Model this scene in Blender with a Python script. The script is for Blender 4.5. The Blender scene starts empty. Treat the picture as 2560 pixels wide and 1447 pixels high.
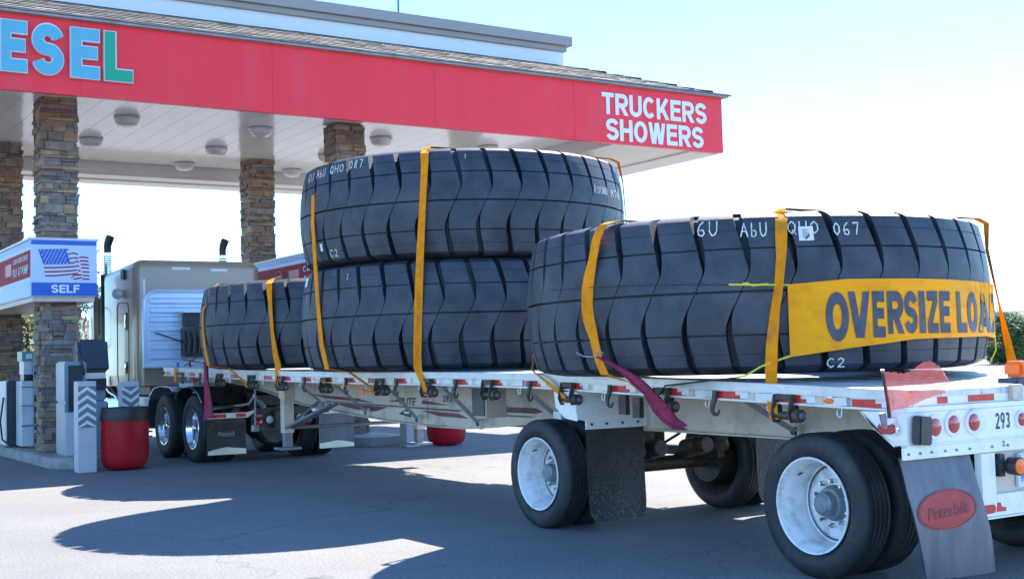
import bpy, bmesh, math, random
from mathutils import Vector, Matrix
random.seed(7)
R = math.radians
sc = bpy.context.scene
C = sc.collection

# ------------------------------------------------------------------ camera, sky, sun, exposure
cd = bpy.data.cameras.new('camera'); cam = bpy.data.objects.new('camera', cd); C.objects.link(cam); sc.camera = cam
F = Vector((0.5356, 0.8427, 0.0558)); yaw = R(32.436); pit = math.atan2(896.27 - 723.5, 3089.7); rol = R(1.512)
F0 = Vector((math.sin(yaw), math.cos(yaw), 0)); R0 = Vector((math.cos(yaw), -math.sin(yaw), 0)); U0 = Vector((0, 0, 1))
F = F0*math.cos(pit) + U0*math.sin(pit); Uu = U0*math.cos(pit) - F0*math.sin(pit)
Rr = R0*math.cos(rol) - Uu*math.sin(rol); Uu = Uu*math.cos(rol) + R0*math.sin(rol)
M = Matrix((Rr, Uu, -F)).transposed().to_4x4(); M.translation = Vector((0, 0, 1.428)); cam.matrix_world = M
cd.sensor_width = 36.0; cd.sensor_fit = 'HORIZONTAL'; cd.lens = 36.0*3089.7/2560; cd.clip_start = 0.1; cd.clip_end = 3000

SUN = Vector((0.846, 0.385, 1.0)).normalized()
w = bpy.data.worlds.new("World"); sc.world = w; w.use_nodes = True
nt = w.node_tree; bg = nt.nodes['Background']; sky = nt.nodes.new('ShaderNodeTexSky'); sky.sky_type = 'NISHITA'; sky.sun_disc = False
sky.sun_elevation = math.asin(SUN.z); sky.sun_rotation = math.atan2(SUN.x, SUN.y)
sky.altitude = 900; sky.air_density = 0.85; sky.dust_density = 0.0; sky.ozone_density = 3.0
tint = nt.nodes.new('ShaderNodeMix'); tint.data_type = 'RGBA'; tint.blend_type = 'MULTIPLY'; tint.inputs[0].default_value = 1.0; tint.inputs[7].default_value = (0.65, 0.885, 1.03, 1)
nt.links.new(sky.outputs[0], tint.inputs[6]); nt.links.new(tint.outputs[2], bg.inputs[0]); bg.inputs[1].default_value = 0.122
sl = bpy.data.lights.new('sun', 'SUN'); sl.energy = 3.8; sl.angle = R(0.53); sl.color = (1.0, 0.93, 0.83)
so = bpy.data.objects.new('sun', sl); C.objects.link(so); so.rotation_euler = SUN.to_track_quat('Z', 'Y').to_euler(); so.location = (0, 0, 30)
sc.view_settings.view_transform = 'Standard'; sc.view_settings.look = 'None'; sc.view_settings.gamma = 1; sc.view_settings.exposure = 2.12
sc.cycles.max_bounces = 8; sc.cycles.transparent_max_bounces = 12

# ------------------------------------------------------------------ materials
MC = {}
def mat(name, col, rough=0.6, metal=0.0, var=0.12, scale=6.0, bump=0.0, bscale=60.0, dirt=None, damt=0.0, dscale=2.0, coat=0.0, spec=0.5, alpha=1.0, trans=0.0, stretch=None):
    if name in MC: return MC[name]
    m = bpy.data.materials.new(name); m.use_nodes = True; n = m.node_tree; b = n.nodes['Principled BSDF']
    tc = n.nodes.new('ShaderNodeTexCoord'); mp = n.nodes.new('ShaderNodeMapping'); n.links.new(tc.outputs['Object'], mp.inputs[0])
    if stretch: mp.inputs['Scale'].default_value = stretch
    nz = n.nodes.new('ShaderNodeTexNoise'); nz.inputs['Scale'].default_value = scale; nz.inputs['Detail'].default_value = 8; n.links.new(mp.outputs[0], nz.inputs['Vector'])
    cr = n.nodes.new('ShaderNodeValToRGB'); e = cr.color_ramp.elements
    e[0].position = 0.3; e[1].position = 0.7
    e[0].color = tuple(max(0, c*(1-var)) for c in col) + (1,); e[1].color = tuple(min(1, c*(1+var)) for c in col) + (1,)
    n.links.new(nz.outputs[0], cr.inputs[0]); out = cr.outputs[0]
    if dirt:
        dz = n.nodes.new('ShaderNodeTexNoise'); dz.inputs['Scale'].default_value = dscale; dz.inputs['Detail'].default_value = 10; dz.inputs['Roughness'].default_value = 0.65; n.links.new(mp.outputs[0], dz.inputs['Vector'])
        dr = n.nodes.new('ShaderNodeValToRGB'); dr.color_ramp.elements[0].position = 0.5; dr.color_ramp.elements[1].position = 0.72
        dr.color_ramp.elements[0].color = (0, 0, 0, 1); dr.color_ramp.elements[1].color = (damt, damt, damt, 1)
        n.links.new(dz.outputs[0], dr.inputs[0]); mx = n.nodes.new('ShaderNodeMix'); mx.data_type = 'RGBA'
        n.links.new(dr.outputs[0], mx.inputs[0]); n.links.new(out, mx.inputs[6]); mx.inputs[7].default_value = tuple(dirt) + (1,); out = mx.outputs[2]
    n.links.new(out, b.inputs['Base Color'])
    b.inputs['Roughness'].default_value = rough; b.inputs['Metallic'].default_value = metal; b.inputs['Coat Weight'].default_value = coat
    b.inputs['Specular IOR Level'].default_value = spec; b.inputs['Alpha'].default_value = alpha; b.inputs['Transmission Weight'].default_value = trans
    if bump:
        bz = n.nodes.new('ShaderNodeTexNoise'); bz.inputs['Scale'].default_value = bscale; bz.inputs['Detail'].default_value = 6; n.links.new(mp.outputs[0], bz.inputs['Vector'])
        bp = n.nodes.new('ShaderNodeBump'); bp.inputs['Strength'].default_value = bump; bp.inputs['Distance'].default_value = 0.02
        n.links.new(bz.outputs[0], bp.inputs['Height']); n.links.new(bp.outputs[0], b.inputs['Normal'])
    MC[name] = m; return m

RUB = mat('otr_rubber', (0.029, 0.036, 0.052), 0.54, var=0.42, scale=4.5, bump=0.16, bscale=110, dirt=(0.080, 0.088, 0.105), damt=0.65, dscale=2.6)
ROAD = mat('road_rubber', (0.020, 0.022, 0.026), 0.62, var=0.25, scale=5, bump=0.2, bscale=70, dirt=(0.075, 0.072, 0.066), damt=0.6, dscale=6)
ALU = mat('aluminium', (0.60, 0.60, 0.60), 0.38, 0.55, var=0.06, scale=3, bump=0.03, dirt=(0.33, 0.31, 0.29), damt=0.6, dscale=7)
DECK = mat('deck_aluminium', (0.62, 0.63, 0.64), 0.42, 0.35, var=0.1, scale=4, bump=0.06, dirt=(0.33, 0.31, 0.28), damt=0.6, dscale=3, stretch=(3, 0.4, 1))
BEAM = mat('beam_alloy', (0.62, 0.51, 0.41), 0.50, 0.15, var=0.07, scale=2, bump=0.06, bscale=30, dirt=(0.16, 0.13, 0.10), damt=0.6, dscale=3.5)
WHT = mat('white_paint', (0.84, 0.84, 0.83), 0.36, var=0.04, scale=4, dirt=(0.42, 0.39, 0.34), damt=0.5, dscale=4, coat=0.2)
RIMW = mat('rim_white', (0.80, 0.80, 0.80), 0.33, var=0.05, scale=8, dirt=(0.26, 0.21, 0.15), damt=0.7, dscale=9, coat=0.3)
STEEL = mat('dark_steel', (0.075, 0.065, 0.058), 0.55, 0.4, var=0.35, scale=25, bump=0.3, dirt=(0.20, 0.12, 0.07), damt=0.6, dscale=18)
GREY = mat('grey_cast', (0.22, 0.23, 0.25), 0.5, 0.4, var=0.2, scale=20, bump=0.2)
BLK = mat('black_paint', (0.018, 0.018, 0.020), 0.45, var=0.3, scale=10, dirt=(0.09, 0.08, 0.07), damt=0.5, dscale=6)
FLAPD = mat('muddy_rubber', (0.026, 0.025, 0.028), 0.55, var=0.3, scale=4, bump=0.3, bscale=40, dirt=(0.20, 0.18, 0.14), damt=0.6, dscale=38)
_n = FLAPD.node_tree; _rs = [q for q in _n.nodes if q.type == 'VALTORGB']; _mx = [q for q in _n.nodes if q.type == 'MIX'][0]; _dr = _mx.inputs[0].links[0].from_socket
_t = _n.nodes.new('ShaderNodeTexCoord'); _sx = _n.nodes.new('ShaderNodeSeparateXYZ'); _mr = _n.nodes.new('ShaderNodeMapRange'); _mr.inputs[1].default_value = .75; _mr.inputs[2].default_value = .12; _mr.inputs[3].default_value = .15; _mr.inputs[4].default_value = 1.5; _mu = _n.nodes.new('ShaderNodeMath'); _mu.operation = 'MULTIPLY'
_n.links.new(_t.outputs['Object'], _sx.inputs[0]); _n.links.new(_sx.outputs['Z'], _mr.inputs[0]); _n.links.new(_mr.outputs[0], _mu.inputs[0]); _n.links.new(_dr, _mu.inputs[1]); _n.links.new(_mu.outputs[0], _mx.inputs[0])
FLAPG = mat('grey_rubber', (0.13, 0.13, 0.155), 0.5, var=0.22, scale=2, dirt=(0.24, 0.22, 0.21), damt=0.5, dscale=5, stretch=(4, 4, 0.6))
CHR = mat('chrome', (0.80, 0.82, 0.84), 0.09, 1.0, var=0.03)
POL = mat('polished_alloy', (0.74, 0.76, 0.79), 0.16, 0.95, var=0.04, scale=10, dirt=(0.3, 0.29, 0.28), damt=0.3, dscale=8)
TAPER = mat('red_tape', (0.62, 0.025, 0.02), 0.35, var=0.15, scale=15)
TAPEW = mat('white_tape', (0.72, 0.74, 0.75), 0.35, var=0.06, scale=15)
REDL = mat('red_lens', (0.42, 0.012, 0.025), 0.18, var=0.15, scale=60, coat=0.7)
AMB = mat('amber_lens', (0.95, 0.15, 0.0), 0.35, var=0.08, scale=60, coat=0.15)
CLR = mat('clear_lens', (0.6, 0.63, 0.66), 0.15, var=0.05, coat=0.6)
FASC = mat('red_fascia', (0.94, 0.014, 0.026), 0.42, var=0.035, scale=1.2, coat=0.1, dirt=(0.70, 0.06, 0.085), damt=0.5, dscale=1.2, stretch=(2.5, 1, 0.35))
LTB = mat('letter_blue', (0.10, 0.40, 0.52), 0.4, var=0.03)
LTG = mat('letter_green', (0.0, 0.34, 0.18), 0.4, var=0.03)
LTW = mat('letter_white', (0.78, 0.79, 0.80), 0.45, var=0.03)
LTE = mat('letter_edge', (0.62, 0.60, 0.62), 0.4, var=0.04)
def ceilmat():
    m = mat('ceiling_panel', (0.82, 0.79, 0.74), 0.20, var=0.03, scale=1.0, dirt=(0.66, 0.62, 0.57), damt=0.5, dscale=1.0, coat=0.25)
    return m
CEIL = ceilmat()
SOFF = mat('soffit_paint', (0.68, 0.65, 0.61), 0.45, var=0.03)
BEIGE = mat('cornice_paint', (0.32, 0.29, 0.27), 0.55, var=0.04, scale=1)
PENT = mat('penthouse_stucco', (0.75, 0.77, 0.80), 0.7, var=0.02, bump=0.05, bscale=200)
SHK = [mat('shake_%s' % k, c, 0.8, var=0.25, scale=8, bump=0.4, bscale=25) for k, c in zip('abcd', ((0.125, 0.112, 0.102), (0.155, 0.14, 0.128), (0.10, 0.092, 0.086), (0.18, 0.162, 0.15)))]
SHE = mat('shake_edge_shade', (0.085, 0.075, 0.07), 0.9, var=0.3, scale=8)  # darker butt ends paint in the shadow lines between courses; also colours roof deck
STN = [mat('stone_%s' % k, tuple(1.12*(q*.75+m_*.25) for q, m_ in zip(c, (.22, .15, .12))), 0.85, var=0.25, scale=9, bump=0.7, bscale=22) for k, c in zip('abcdefgh', ((0.30, 0.19, 0.105), (0.20, 0.135, 0.10), (0.165, 0.155, 0.155), (0.36, 0.25, 0.15), (0.24, 0.215, 0.19), (0.125, 0.105, 0.10), (0.27, 0.165, 0.125), (0.21, 0.175, 0.15)))]
CONC = mat('concrete', (0.34, 0.335, 0.33), 0.85, var=0.15, scale=3, bump=0.3, bscale=50, dirt=(0.12, 0.11, 0.10), damt=0.7, dscale=2.5)
STRAP = mat('strap_yellow', (0.86, 0.275, 0.004), 0.75, spec=0.2, var=0.12, scale=14, bump=0.3, bscale=250, dirt=(0.28, 0.14, 0.05), damt=0.5, dscale=12)
STRR = mat('strap_print', (0.50, 0.05, 0.02), 0.7)
BANN = mat('banner_vinyl', (0.86, 0.345, 0.003), 0.6, spec=0.22, var=0.07, scale=5, bump=0.12, bscale=15, dirt=(0.56, 0.20, 0.01), damt=0.8, dscale=4, stretch=(1, 1, 2.5))
INK = mat('banner_ink', (0.055, 0.060, 0.085), 0.55, var=0.35, scale=9)
CHALK = mat('chalk', (0.62, 0.62, 0.60), 0.9, var=0.3, scale=60)
PAPER = mat('paper_tag', (0.70, 0.71, 0.72), 0.6, var=0.05)
YROPE = mat('yellow_rope', (0.62, 0.58, 0.05), 0.7)
CORD = mat('black_cord', (0.02, 0.02, 0.022), 0.7)
WIRE = mat('bare_wire', (0.5, 0.52, 0.55), 0.35, 0.8)
FMAR = mat('maroon_mesh', (0.30, 0.025, 0.075), 0.8, var=0.25, scale=30, bump=0.4, bscale=300)
FRED = mat('red_mesh', (0.90, 0.20, 0.15), 0.85, var=0.12, scale=30, spec=0.1)
_n = FRED.node_tree; _w = _n.nodes.new('ShaderNodeTexWave'); _w.bands_direction = 'Z'; _w.inputs['Scale'].default_value = 38; _w.inputs['Distortion'].default_value = 1.5; _t = _n.nodes.new('ShaderNodeTexCoord')
_r = _n.nodes.new('ShaderNodeMapRange'); _r.inputs[3].default_value = 0.5; _r.inputs[4].default_value = 0.92; _n.links.new(_t.outputs['Object'], _w.inputs['Vector']); _n.links.new(_w.outputs['Fac'], _r.inputs[0]); _n.links.new(_r.outputs[0], _n.nodes['Principled BSDF'].inputs['Alpha'])
WOOD = mat('flag_stick', (0.07, 0.045, 0.04), 0.6)
TAN = mat('tractor_paint', (0.40, 0.295, 0.215), 0.33, 0.25, var=0.03, scale=2, coat=0.35)
RACK = mat('rack_alloy', (0.60, 0.68, 0.80), 0.34, 0.35, var=0.04, scale=4)
BINR = mat('bin_red', (0.42, 0.004, 0.014), 0.6, spec=0.25, var=0.15, scale=5, dirt=(0.20, 0.01, 0.02), damt=0.5, dscale=3, coat=0.2)
BINK = mat('bin_black', (0.022, 0.024, 0.028), 0.5, var=0.3, scale=8, dirt=(0.07, 0.065, 0.06), damt=0.5, dscale=4)
POSTW = mat('post_paint', (0.50, 0.50, 0.55), 0.5, var=0.06, scale=4, dirt=(0.30, 0.27, 0.25), damt=0.4, dscale=3)
POSTG = mat('post_grey', (0.17, 0.19, 0.23), 0.5, var=0.1)
DISB = mat('dispenser_blue_grey', (0.22, 0.29, 0.38), 0.4, 0.2, var=0.12, scale=3, dirt=(0.2, 0.19, 0.17), damt=0.4, dscale=3)
DISD = mat('dispenser_dark', (0.030, 0.035, 0.048), 0.35, var=0.2)
DISW = mat('dispenser_white', (0.50, 0.56, 0.62), 0.4, var=0.06, scale=4, dirt=(0.35, 0.28, 0.2), damt=0.5, dscale=3)
DISG = mat('dispenser_green', (0.10, 0.26, 0.20), 0.4, var=0.1)
SBLU = mat('sign_blue', (0.022, 0.11, 0.50), 0.35, var=0.04)
SWHT = mat('sign_white', (0.58, 0.66, 0.82), 0.5, spec=0.25, var=0.03)
SRED = mat('sign_red', (0.36, 0.02, 0.035), 0.65, spec=0.15, var=0.06)
SCRM = mat('sign_cream', (0.62, 0.50, 0.42), 0.5, var=0.05)
FADE = mat('sign_faded', (0.52, 0.22, 0.24), 0.5, var=0.1)
DARKT = mat('dark_print', (0.03, 0.03, 0.035), 0.5)
ARTR = mat('art_maroon', (0.17, 0.035, 0.06), 0.5, var=0.2, scale=15)
ARTB = mat('art_slate', (0.07, 0.085, 0.12), 0.5, var=0.2, scale=15)
ORG = mat('orange_tag', (0.75, 0.14, 0.02), 0.5)
LENS = mat('lamp_glass', (0.62, 0.62, 0.56), 0.25, var=0.04, coat=0.4)
GLASS = mat('dark_glass', (0.02, 0.025, 0.03), 0.08, coat=0.5)

# ------------------------------------------------------------------ mesh builder
W = {}
def pos(o): return W.get(o.name, Vector((0, 0, 0))) if o else Vector((0, 0, 0))
class MB:
    def __init__(s): s.v = []; s.f = []; s.m = []; s.mats = []
    def mi(s, m):
        if m not in s.mats: s.mats.append(m)
        return s.mats.index(m)
    def add(s, vs, fs, m):
        k = len(s.v); s.v += [Vector(p) for p in vs]; i = s.mi(m)
        for f in fs: s.f.append([k+a for a in f]); s.m.append(i)
    def box(s, c, d, m, rot=None, jit=0.0):
        c = Vector(c); h = Vector(d)/2; vs = []
        for z in (-1, 1):
            for y in (-1, 1):
                for x in (-1, 1):
                    p = Vector((x*h.x, y*h.y, z*h.z))
                    if jit: p += Vector((random.uniform(-jit, jit), random.uniform(-jit, jit), random.uniform(-jit, jit)*0.6))
                    if rot: p = rot @ p
                    vs.append(c+p)
        s.add(vs, [(0, 2, 3, 1), (4, 5, 7, 6), (0, 1, 5, 4), (2, 6, 7, 3), (0, 4, 6, 2), (1, 3, 7, 5)], m)
    def bx(s, x0, x1, y0, y1, z0, z1, m): s.box(((x0+x1)/2, (y0+y1)/2, (z0+z1)/2), (abs(x1-x0), abs(y1-y0), abs(z1-z0)), m)
    def poly(s, pts, nrm, th, m):          # flat polygon thickened along nrm (from pts outwards)
        n = Vector(nrm).normalized()*th; k = len(pts); a = [Vector(p) for p in pts]
        s.add(a+[p+n for p in a], [tuple(range(k)), tuple(range(2*k-1, k-1, -1))]+[(i, (i+1) % k, (i+1) % k+k, i+k) for i in range(k)], m)
    def tube(s, path, r, m, n=10, cap=True):
        path = [Vector(p) for p in path]; rs = r if isinstance(r, (list, tuple)) else [r]*len(path); vs = []
        t0 = (path[1]-path[0]).normalized(); u = t0.orthogonal().normalized()
        for i, p in enumerate(path):
            t = (path[min(i+1, len(path)-1)]-path[max(i-1, 0)]).normalized()
            u = (u - t*u.dot(t)).normalized(); q = t.cross(u)
            for k in range(n): a = 2*math.pi*k/n; vs.append(p+(u*math.cos(a)+q*math.sin(a))*rs[i])
        fs = [(i*n+k, i*n+(k+1) % n, (i+1)*n+(k+1) % n, (i+1)*n+k) for i in range(len(path)-1) for k in range(n)]
        if cap: fs += [tuple(range(n-1, -1, -1)), tuple((len(path)-1)*n+k for k in range(n))]
        s.add(vs, fs, m)
    def lathe(s, prof, c, axis, m, n=40, closed=False):      # prof: (along, radius)
        c = Vector(c); A = Vector(axis).normalized(); u = A.orthogonal().normalized(); q = A.cross(u); vs = []
        for (a, r) in prof:
            for k in range(n): t = 2*math.pi*k/n; vs.append(c+A*a+(u*math.cos(t)+q*math.sin(t))*r)
        L = len(prof); fs = [(i*n+k, i*n+(k+1) % n, (i+1)*n+(k+1) % n, (i+1)*n+k) for i in range(L-1) for k in range(n)]
        if closed: fs += [((L-1)*n+k, (L-1)*n+(k+1) % n, (k+1) % n, k) for k in range(n)]
        s.add(vs, fs, m)
    def ribbon(s, pts, side, wd, m, th=0.004):               # pts, side vectors, widths, slight thickness
        vs = []; L = len(pts)
        for i, p in enumerate(pts):
            p = Vector(p); t = (Vector(pts[min(i+1, L-1)])-Vector(pts[max(i-1, 0)])).normalized(); sd = Vector(side[i]).normalized()
            nn = t.cross(sd).normalized()*th/2; hw = wd[i]/2
            vs += [p-sd*hw-nn, p+sd*hw-nn, p+sd*hw+nn, p-sd*hw+nn]
        fs = []
        for i in range(L-1):
            for k in range(4): fs.append((i*4+k, i*4+(k+1) % 4, (i+1)*4+(k+1) % 4, (i+1)*4+k))
        fs += [(3, 2, 1, 0), tuple((L-1)*4+k for k in range(4))]
        s.add(vs, fs, m)
    def build(s, name, parent=None, smooth=None, bevel=0.0, loc=None, label=None, bseg=2):
        me = bpy.data.meshes.new(name); off = pos(parent) if loc is None else Vector(loc)
        me.from_pydata([tuple(p-off) for p in s.v], [], s.f); 
        for mm in s.mats: me.materials.append(mm)
        me.polygons.foreach_set('material_index', s.m)
        bm = bmesh.new(); bm.from_mesh(me); bmesh.ops.recalc_face_normals(bm, faces=bm.faces[:])
        if bevel:
            es = [e for e in bm.edges if len(e.link_faces) == 2 and e.calc_face_angle(0) > 0.5]
            bmesh.ops.bevel(bm, geom=es, offset=bevel, segments=bseg, affect='EDGES', clamp_overlap=True)
        bm.to_mesh(me); bm.free()
        if smooth is not None:
            me.polygons.foreach_set('use_smooth', [True]*len(me.polygons)); me.set_sharp_from_angle(angle=R(smooth))
        o = bpy.data.objects.new(name, me); C.objects.link(o)
        if parent: o.parent = parent; o.location = off-pos(parent)
        else: o.location = off
        W[o.name] = off.copy()
        if label: o['label'] = label
        return o
def each(mb, name, parent, **kw):
    par = list(range(len(mb.v)))
    def find(a):
        while par[a] != a: par[a] = par[par[a]]; a = par[a]
        return a
    for f in mb.f:
        for a in f[1:]: par[find(a)] = find(f[0])
    grp = {}
    for f, m in zip(mb.f, mb.m): grp.setdefault(find(f[0]), []).append((f, m))
    out = []
    for g in grp.values():
        n = MB(); idx = {}; n.mats = list(mb.mats)
        for f, m in g:
            for a in f:
                if a not in idx: idx[a] = len(n.v); n.v.append(mb.v[a])
            n.f.append([idx[a] for a in f]); n.m.append(m)
        out.append(n.build(name, parent, **kw))
    return out
def tag(o, label=None, cat=None, group=None, kind=None):
    if label: o['label'] = label
    if cat: o['category'] = cat
    if group: o['group'] = group
    if kind: o['kind'] = kind
    return o
def thing(name, loc, label, cat, group=None):
    o = bpy.data.objects.new(name, None); o.empty_display_size = 0.2; C.objects.link(o); o.location = loc; W[o.name] = Vector(loc); return tag(o, label, cat, group)
def sub(name, parent, loc=None):
    o = bpy.data.objects.new(name, None); C.objects.link(o); o.parent = parent; l = Vector(loc) if loc else pos(parent); o.location = l-pos(parent); W[o.name] = l; return o

# text to triangles: returns verts (x,y) normalised to the unit box, faces
def text2d(txt, bold=0.02, space=1.0, shear=0.0, res=3):
    cu = bpy.data.curves.new('txt', 'FONT'); cu.body = txt; cu.offset = bold; cu.space_character = space; cu.shear = shear; cu.resolution_u = res; cu.size = 1
    o = bpy.data.objects.new('txt', cu); C.objects.link(o); dg = bpy.context.evaluated_depsgraph_get(); me = o.evaluated_get(dg).to_mesh()
    vs = [(v.co.x, v.co.y) for v in me.vertices]; fs = [tuple(p.vertices) for p in me.polygons]
    o.evaluated_get(dg).to_mesh_clear(); bpy.data.objects.remove(o); bpy.data.curves.remove(cu)
    x0 = min(v[0] for v in vs); x1 = max(v[0] for v in vs); y0 = min(v[1] for v in vs); y1 = max(v[1] for v in vs)
    return [((a-x0)/(x1-x0), (b-y0)/(y1-y0)) for a, b in vs], fs
def block2d(txt, t=0.2, gap=0.09, ns=1):
    h = t/2; WD = dict(T=.70, R=.76, U=.74, C=.76, K=.78, E=.66, S=.72, H=.74, O=.80, W=1.02, L=.62, F=.62, D=.76, I=t, P=.72, A=.80, Z=.68, V=.78, Y=.78, M=.9)
    WD.update({' ': .30, '-': .4, 'Q': .8, 'B': .74, 'G': .78, '1': .4, '2': .62, '9': .62, '3': .62})
    def arc(cx, cy, rx, ry, a0, a1, n=14): return [(cx+rx*math.cos(R(a0+(a1-a0)*k/n)), cy+ry*math.sin(R(a0+(a1-a0)*k/n))) for k in range(n+1)]
    def rib(P, cut=False, closed=False):
        n = len(P); Ls = []; Rs = []
        for i in range(n):
            p = Vector(P[i]); a = Vector(P[(i-1) % n]) if (i or closed) else None; b = Vector(P[(i+1) % n]) if (i < n-1 or closed) else None
            d1 = (p-a).normalized() if a is not None else None; d2 = (b-p).normalized() if b is not None else None
            if d1 is None or d2 is None:
                d = d1 or d2; nn = Vector((-d.y, d.x))
                if cut and abs(d.y) > .2: L_ = p+nn*h; L_ -= d*((L_.y-p.y)/d.y); R_ = p-nn*h; R_ -= d*((R_.y-p.y)/d.y)
                else: L_ = p+nn*h; R_ = p-nn*h
            else:
                nn = (Vector((-d1.y, d1.x))+Vector((-d2.y, d2.x))).normalized(); c_ = max(.35, nn.dot(Vector((-d1.y, d1.x)))); L_ = p+nn*(h/c_); R_ = p-nn*(h/c_)
            Ls.append((L_.x, L_.y)); Rs.append((R_.x, R_.y))
        k = len(Ls); m_ = k if closed else k-1
        return Ls+Rs, [(i, k+i, k+(i+1) % k, (i+1) % k) for i in range(m_)]
    V, Fc, D = [], [], []; x = 0
    for ch in txt:
        w_ = WD.get(ch, .7); rx = w_/2-h; m = w_/2; S = []
        A = lambda *a, **k: S.append(rib(*a, **k)); ym = .46
        if ch == 'T': A([(0, 1-h), (w_, 1-h)]); A([(m, 1-t), (m, 0)])
        elif ch in 'EFL':
            A([(h, 0), (h, 1)])
            if ch != 'F': A([(t, h), (w_, h)])
            if ch != 'L': A([(t, 1-h), (w_, 1-h)]); A([(t, .52), (w_*.93, .52)])
        elif ch == 'H': A([(h, 0), (h, 1)]); A([(w_-h, 0), (w_-h, 1)]); A([(t, .5), (w_-t, .5)])
        elif ch == 'I': A([(h, 0), (h, 1)])
        elif ch == 'O': A(arc(m, .5, rx, .5-h, 0, 360, 32)[:-1], closed=True)
        elif ch == 'U': A([(h, 1)]+arc(m, .34, rx, .34-h, 180, 360)+[(w_-h, 1)])
        elif ch in 'CG': A(arc(m, .5, rx, .5-h, 42, 318, 24))
        elif ch == 'S': A(arc(m, .72, rx, .28-h, 12, 270, 16)[:-1]+[(m, .54)]+[(m, .46)][:0]+arc(m, .28, rx, .28-h, 90, -168, 16)) if False else A(arc(m, .7, rx, .2, 12, 262, 16)+arc(m, .3, rx, .2, 82, -168, 16))
        elif ch in 'RPDB':
            A([(h, 0), (h, 1)]); y0 = h if ch == 'D' else ym; r_ = (1-h-y0)/2; A([(t, 1-h)]+arc(w_-h-min(r_, .3), (1-h+y0)/2, min(r_, .3), r_, 90, -90, 14)+[(t, y0)])
            if ch == 'R': A([(w_*.52, ym-h*.6), (w_-h*1.1, 0)], cut=True)
            if ch == 'B': A([(t, h), (w_-h*2, h), (w_-h, .25), (w_-h, ym-h)])
        elif ch == 'K': A([(h, 0), (h, 1)]); A([(t*.95, .36), (w_-h*1.3, 1)], cut=False); A([(w_*.47, .52), (w_-h*1.2, 0)], cut=True)
        elif ch == 'A': A([(h*1.05, 0), (m-h*.25, 1)], cut=True); A([(w_-h*1.05, 0), (m+h*.25, 1)], cut=True); A([(t*1.1, .26), (w_-t*1.1, .26)])
        elif ch == 'V': A([(h*1.05, 1), (m-h*.25, 0)], cut=True); A([(w_-h*1.05, 1), (m+h*.25, 0)], cut=True)
        elif ch == 'Y': A([(h*1.05, 1), (m, .4)], cut=True); A([(w_-h*1.05, 1), (m, .4)], cut=True); A([(m, .45), (m, 0)])
        elif ch == 'W': A([(h, 1), (w_*.27, 0)], cut=True); A([(m-h*.2, 1), (w_*.27+h*.5, 0)], cut=True); A([(m+h*.2, 1), (w_*.73-h*.5, 0)], cut=True); A([(w_-h, 1), (w_*.73, 0)], cut=True)
        elif ch == 'M': A([(h, 0), (h, 1)]); A([(w_-h, 0), (w_-h, 1)]); A([(h, 1), (m, .25), (w_-h, 1)])
        elif ch == 'Z': A([(0, 1-h), (w_, 1-h)]); A([(w_-h*1.15, 1-t), (h*1.15, t)], cut=True); A([(0, h), (w_, h)])
        elif ch == '-': A([(0, .42), (w_, .42)])
        elif ch == '2': A(arc(m, .7, rx, .2, 165, -20, 12)+[(h*1.3, h)]); A([(0, h), (w_, h)])
        elif ch == '9': A(arc(m, .68, rx, .32-h, 0, 360, 20)[:-1], closed=True); A([(w_-h, .66), (w_*.40, 0)], cut=True)
        elif ch == '3': A(arc(m*.9, .73, rx, .17, 150, -90, 12)); A(arc(m*.9, .29, rx, .19, 90, -150, 12))
        for q, (vs, fs) in enumerate(S):
            if ns > 1:
                nv_, nf_ = [], []
                for (a, b, c, d) in fs:
                    k0 = len(nv_)
                    for j in range(ns+1):
                        f = j/ns; nv_ += [(vs[a][0]*(1-f)+vs[d][0]*f, vs[a][1]*(1-f)+vs[d][1]*f), (vs[b][0]*(1-f)+vs[c][0]*f, vs[b][1]*(1-f)+vs[c][1]*f)]
                    nf_ += [(k0+2*j, k0+2*j+1, k0+2*j+3, k0+2*j+2) for j in range(ns)]
                vs, fs = nv_, nf_
            k = len(V); V += [(a+x, b) for a, b in vs]; D += [q*.0006]*len(vs); Fc += [tuple(k+i for i in f) for f in fs]
        x += w_+gap
    x -= gap; y0 = min(v[1] for v in V); y1 = max(v[1] for v in V); x0 = min(v[0] for v in V); x1 = max(v[0] for v in V)
    return [((a-x0)/(x1-x0), (b-y0)/(y1-y0)) for a, b in V], Fc, D
def put_block(mb, txt, fn, m, th=0.0, t=.2, gap=.09, edge=None, ns=1):
    vs, fs, D = block2d(txt, t, gap, ns); k = len(mb.v); i = mb.mi(m); mb.v += [Vector(fn(a, b, th+d)) for (a, b), d in zip(vs, D)]
    for f in fs: mb.f.append([k+a for a in f]); mb.m.append(i)
    if th > .004:
        ec = {}
        for f in fs:
            for a, b in zip(f, f[1:]+f[:1]): ec[(a, b)] = 1
        k2 = len(mb.v); mb.v += [Vector(fn(a, b, 0)) for a, b in vs]; j = mb.mi(edge or m)
        for (a, b) in ec:
            if (b, a) not in ec: mb.f.append([k+a, k2+a, k2+b, k+b]); mb.m.append(j)
def put_text(mb, txt, fn, m, th=0.0, bold=0.02, space=1.0, shear=0.0, edge=None):
    """fn(u,v,d) -> 3D point; d = height above the surface"""
    vs, fs = text2d(txt, bold, space, shear)
    k = len(mb.v); i = mb.mi(m); mb.v += [Vector(fn(a, b, th)) for a, b in vs]
    for f in fs: mb.f.append([k+a for a in f]); mb.m.append(i)
    if th > 0.004:
        ec = {}
        for f in fs:
            for a, b in zip(f, f[1:]+f[:1]): ec[(a, b)] = 1
        k2 = len(mb.v); mb.v += [Vector(fn(a, b, 0)) for a, b in vs]; j = mb.mi(edge or m)
        for (a, b) in ec:
            if (b, a) not in ec: mb.f.append([k+a, k2+a, k2+b, k+b]); mb.m.append(j)
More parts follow.
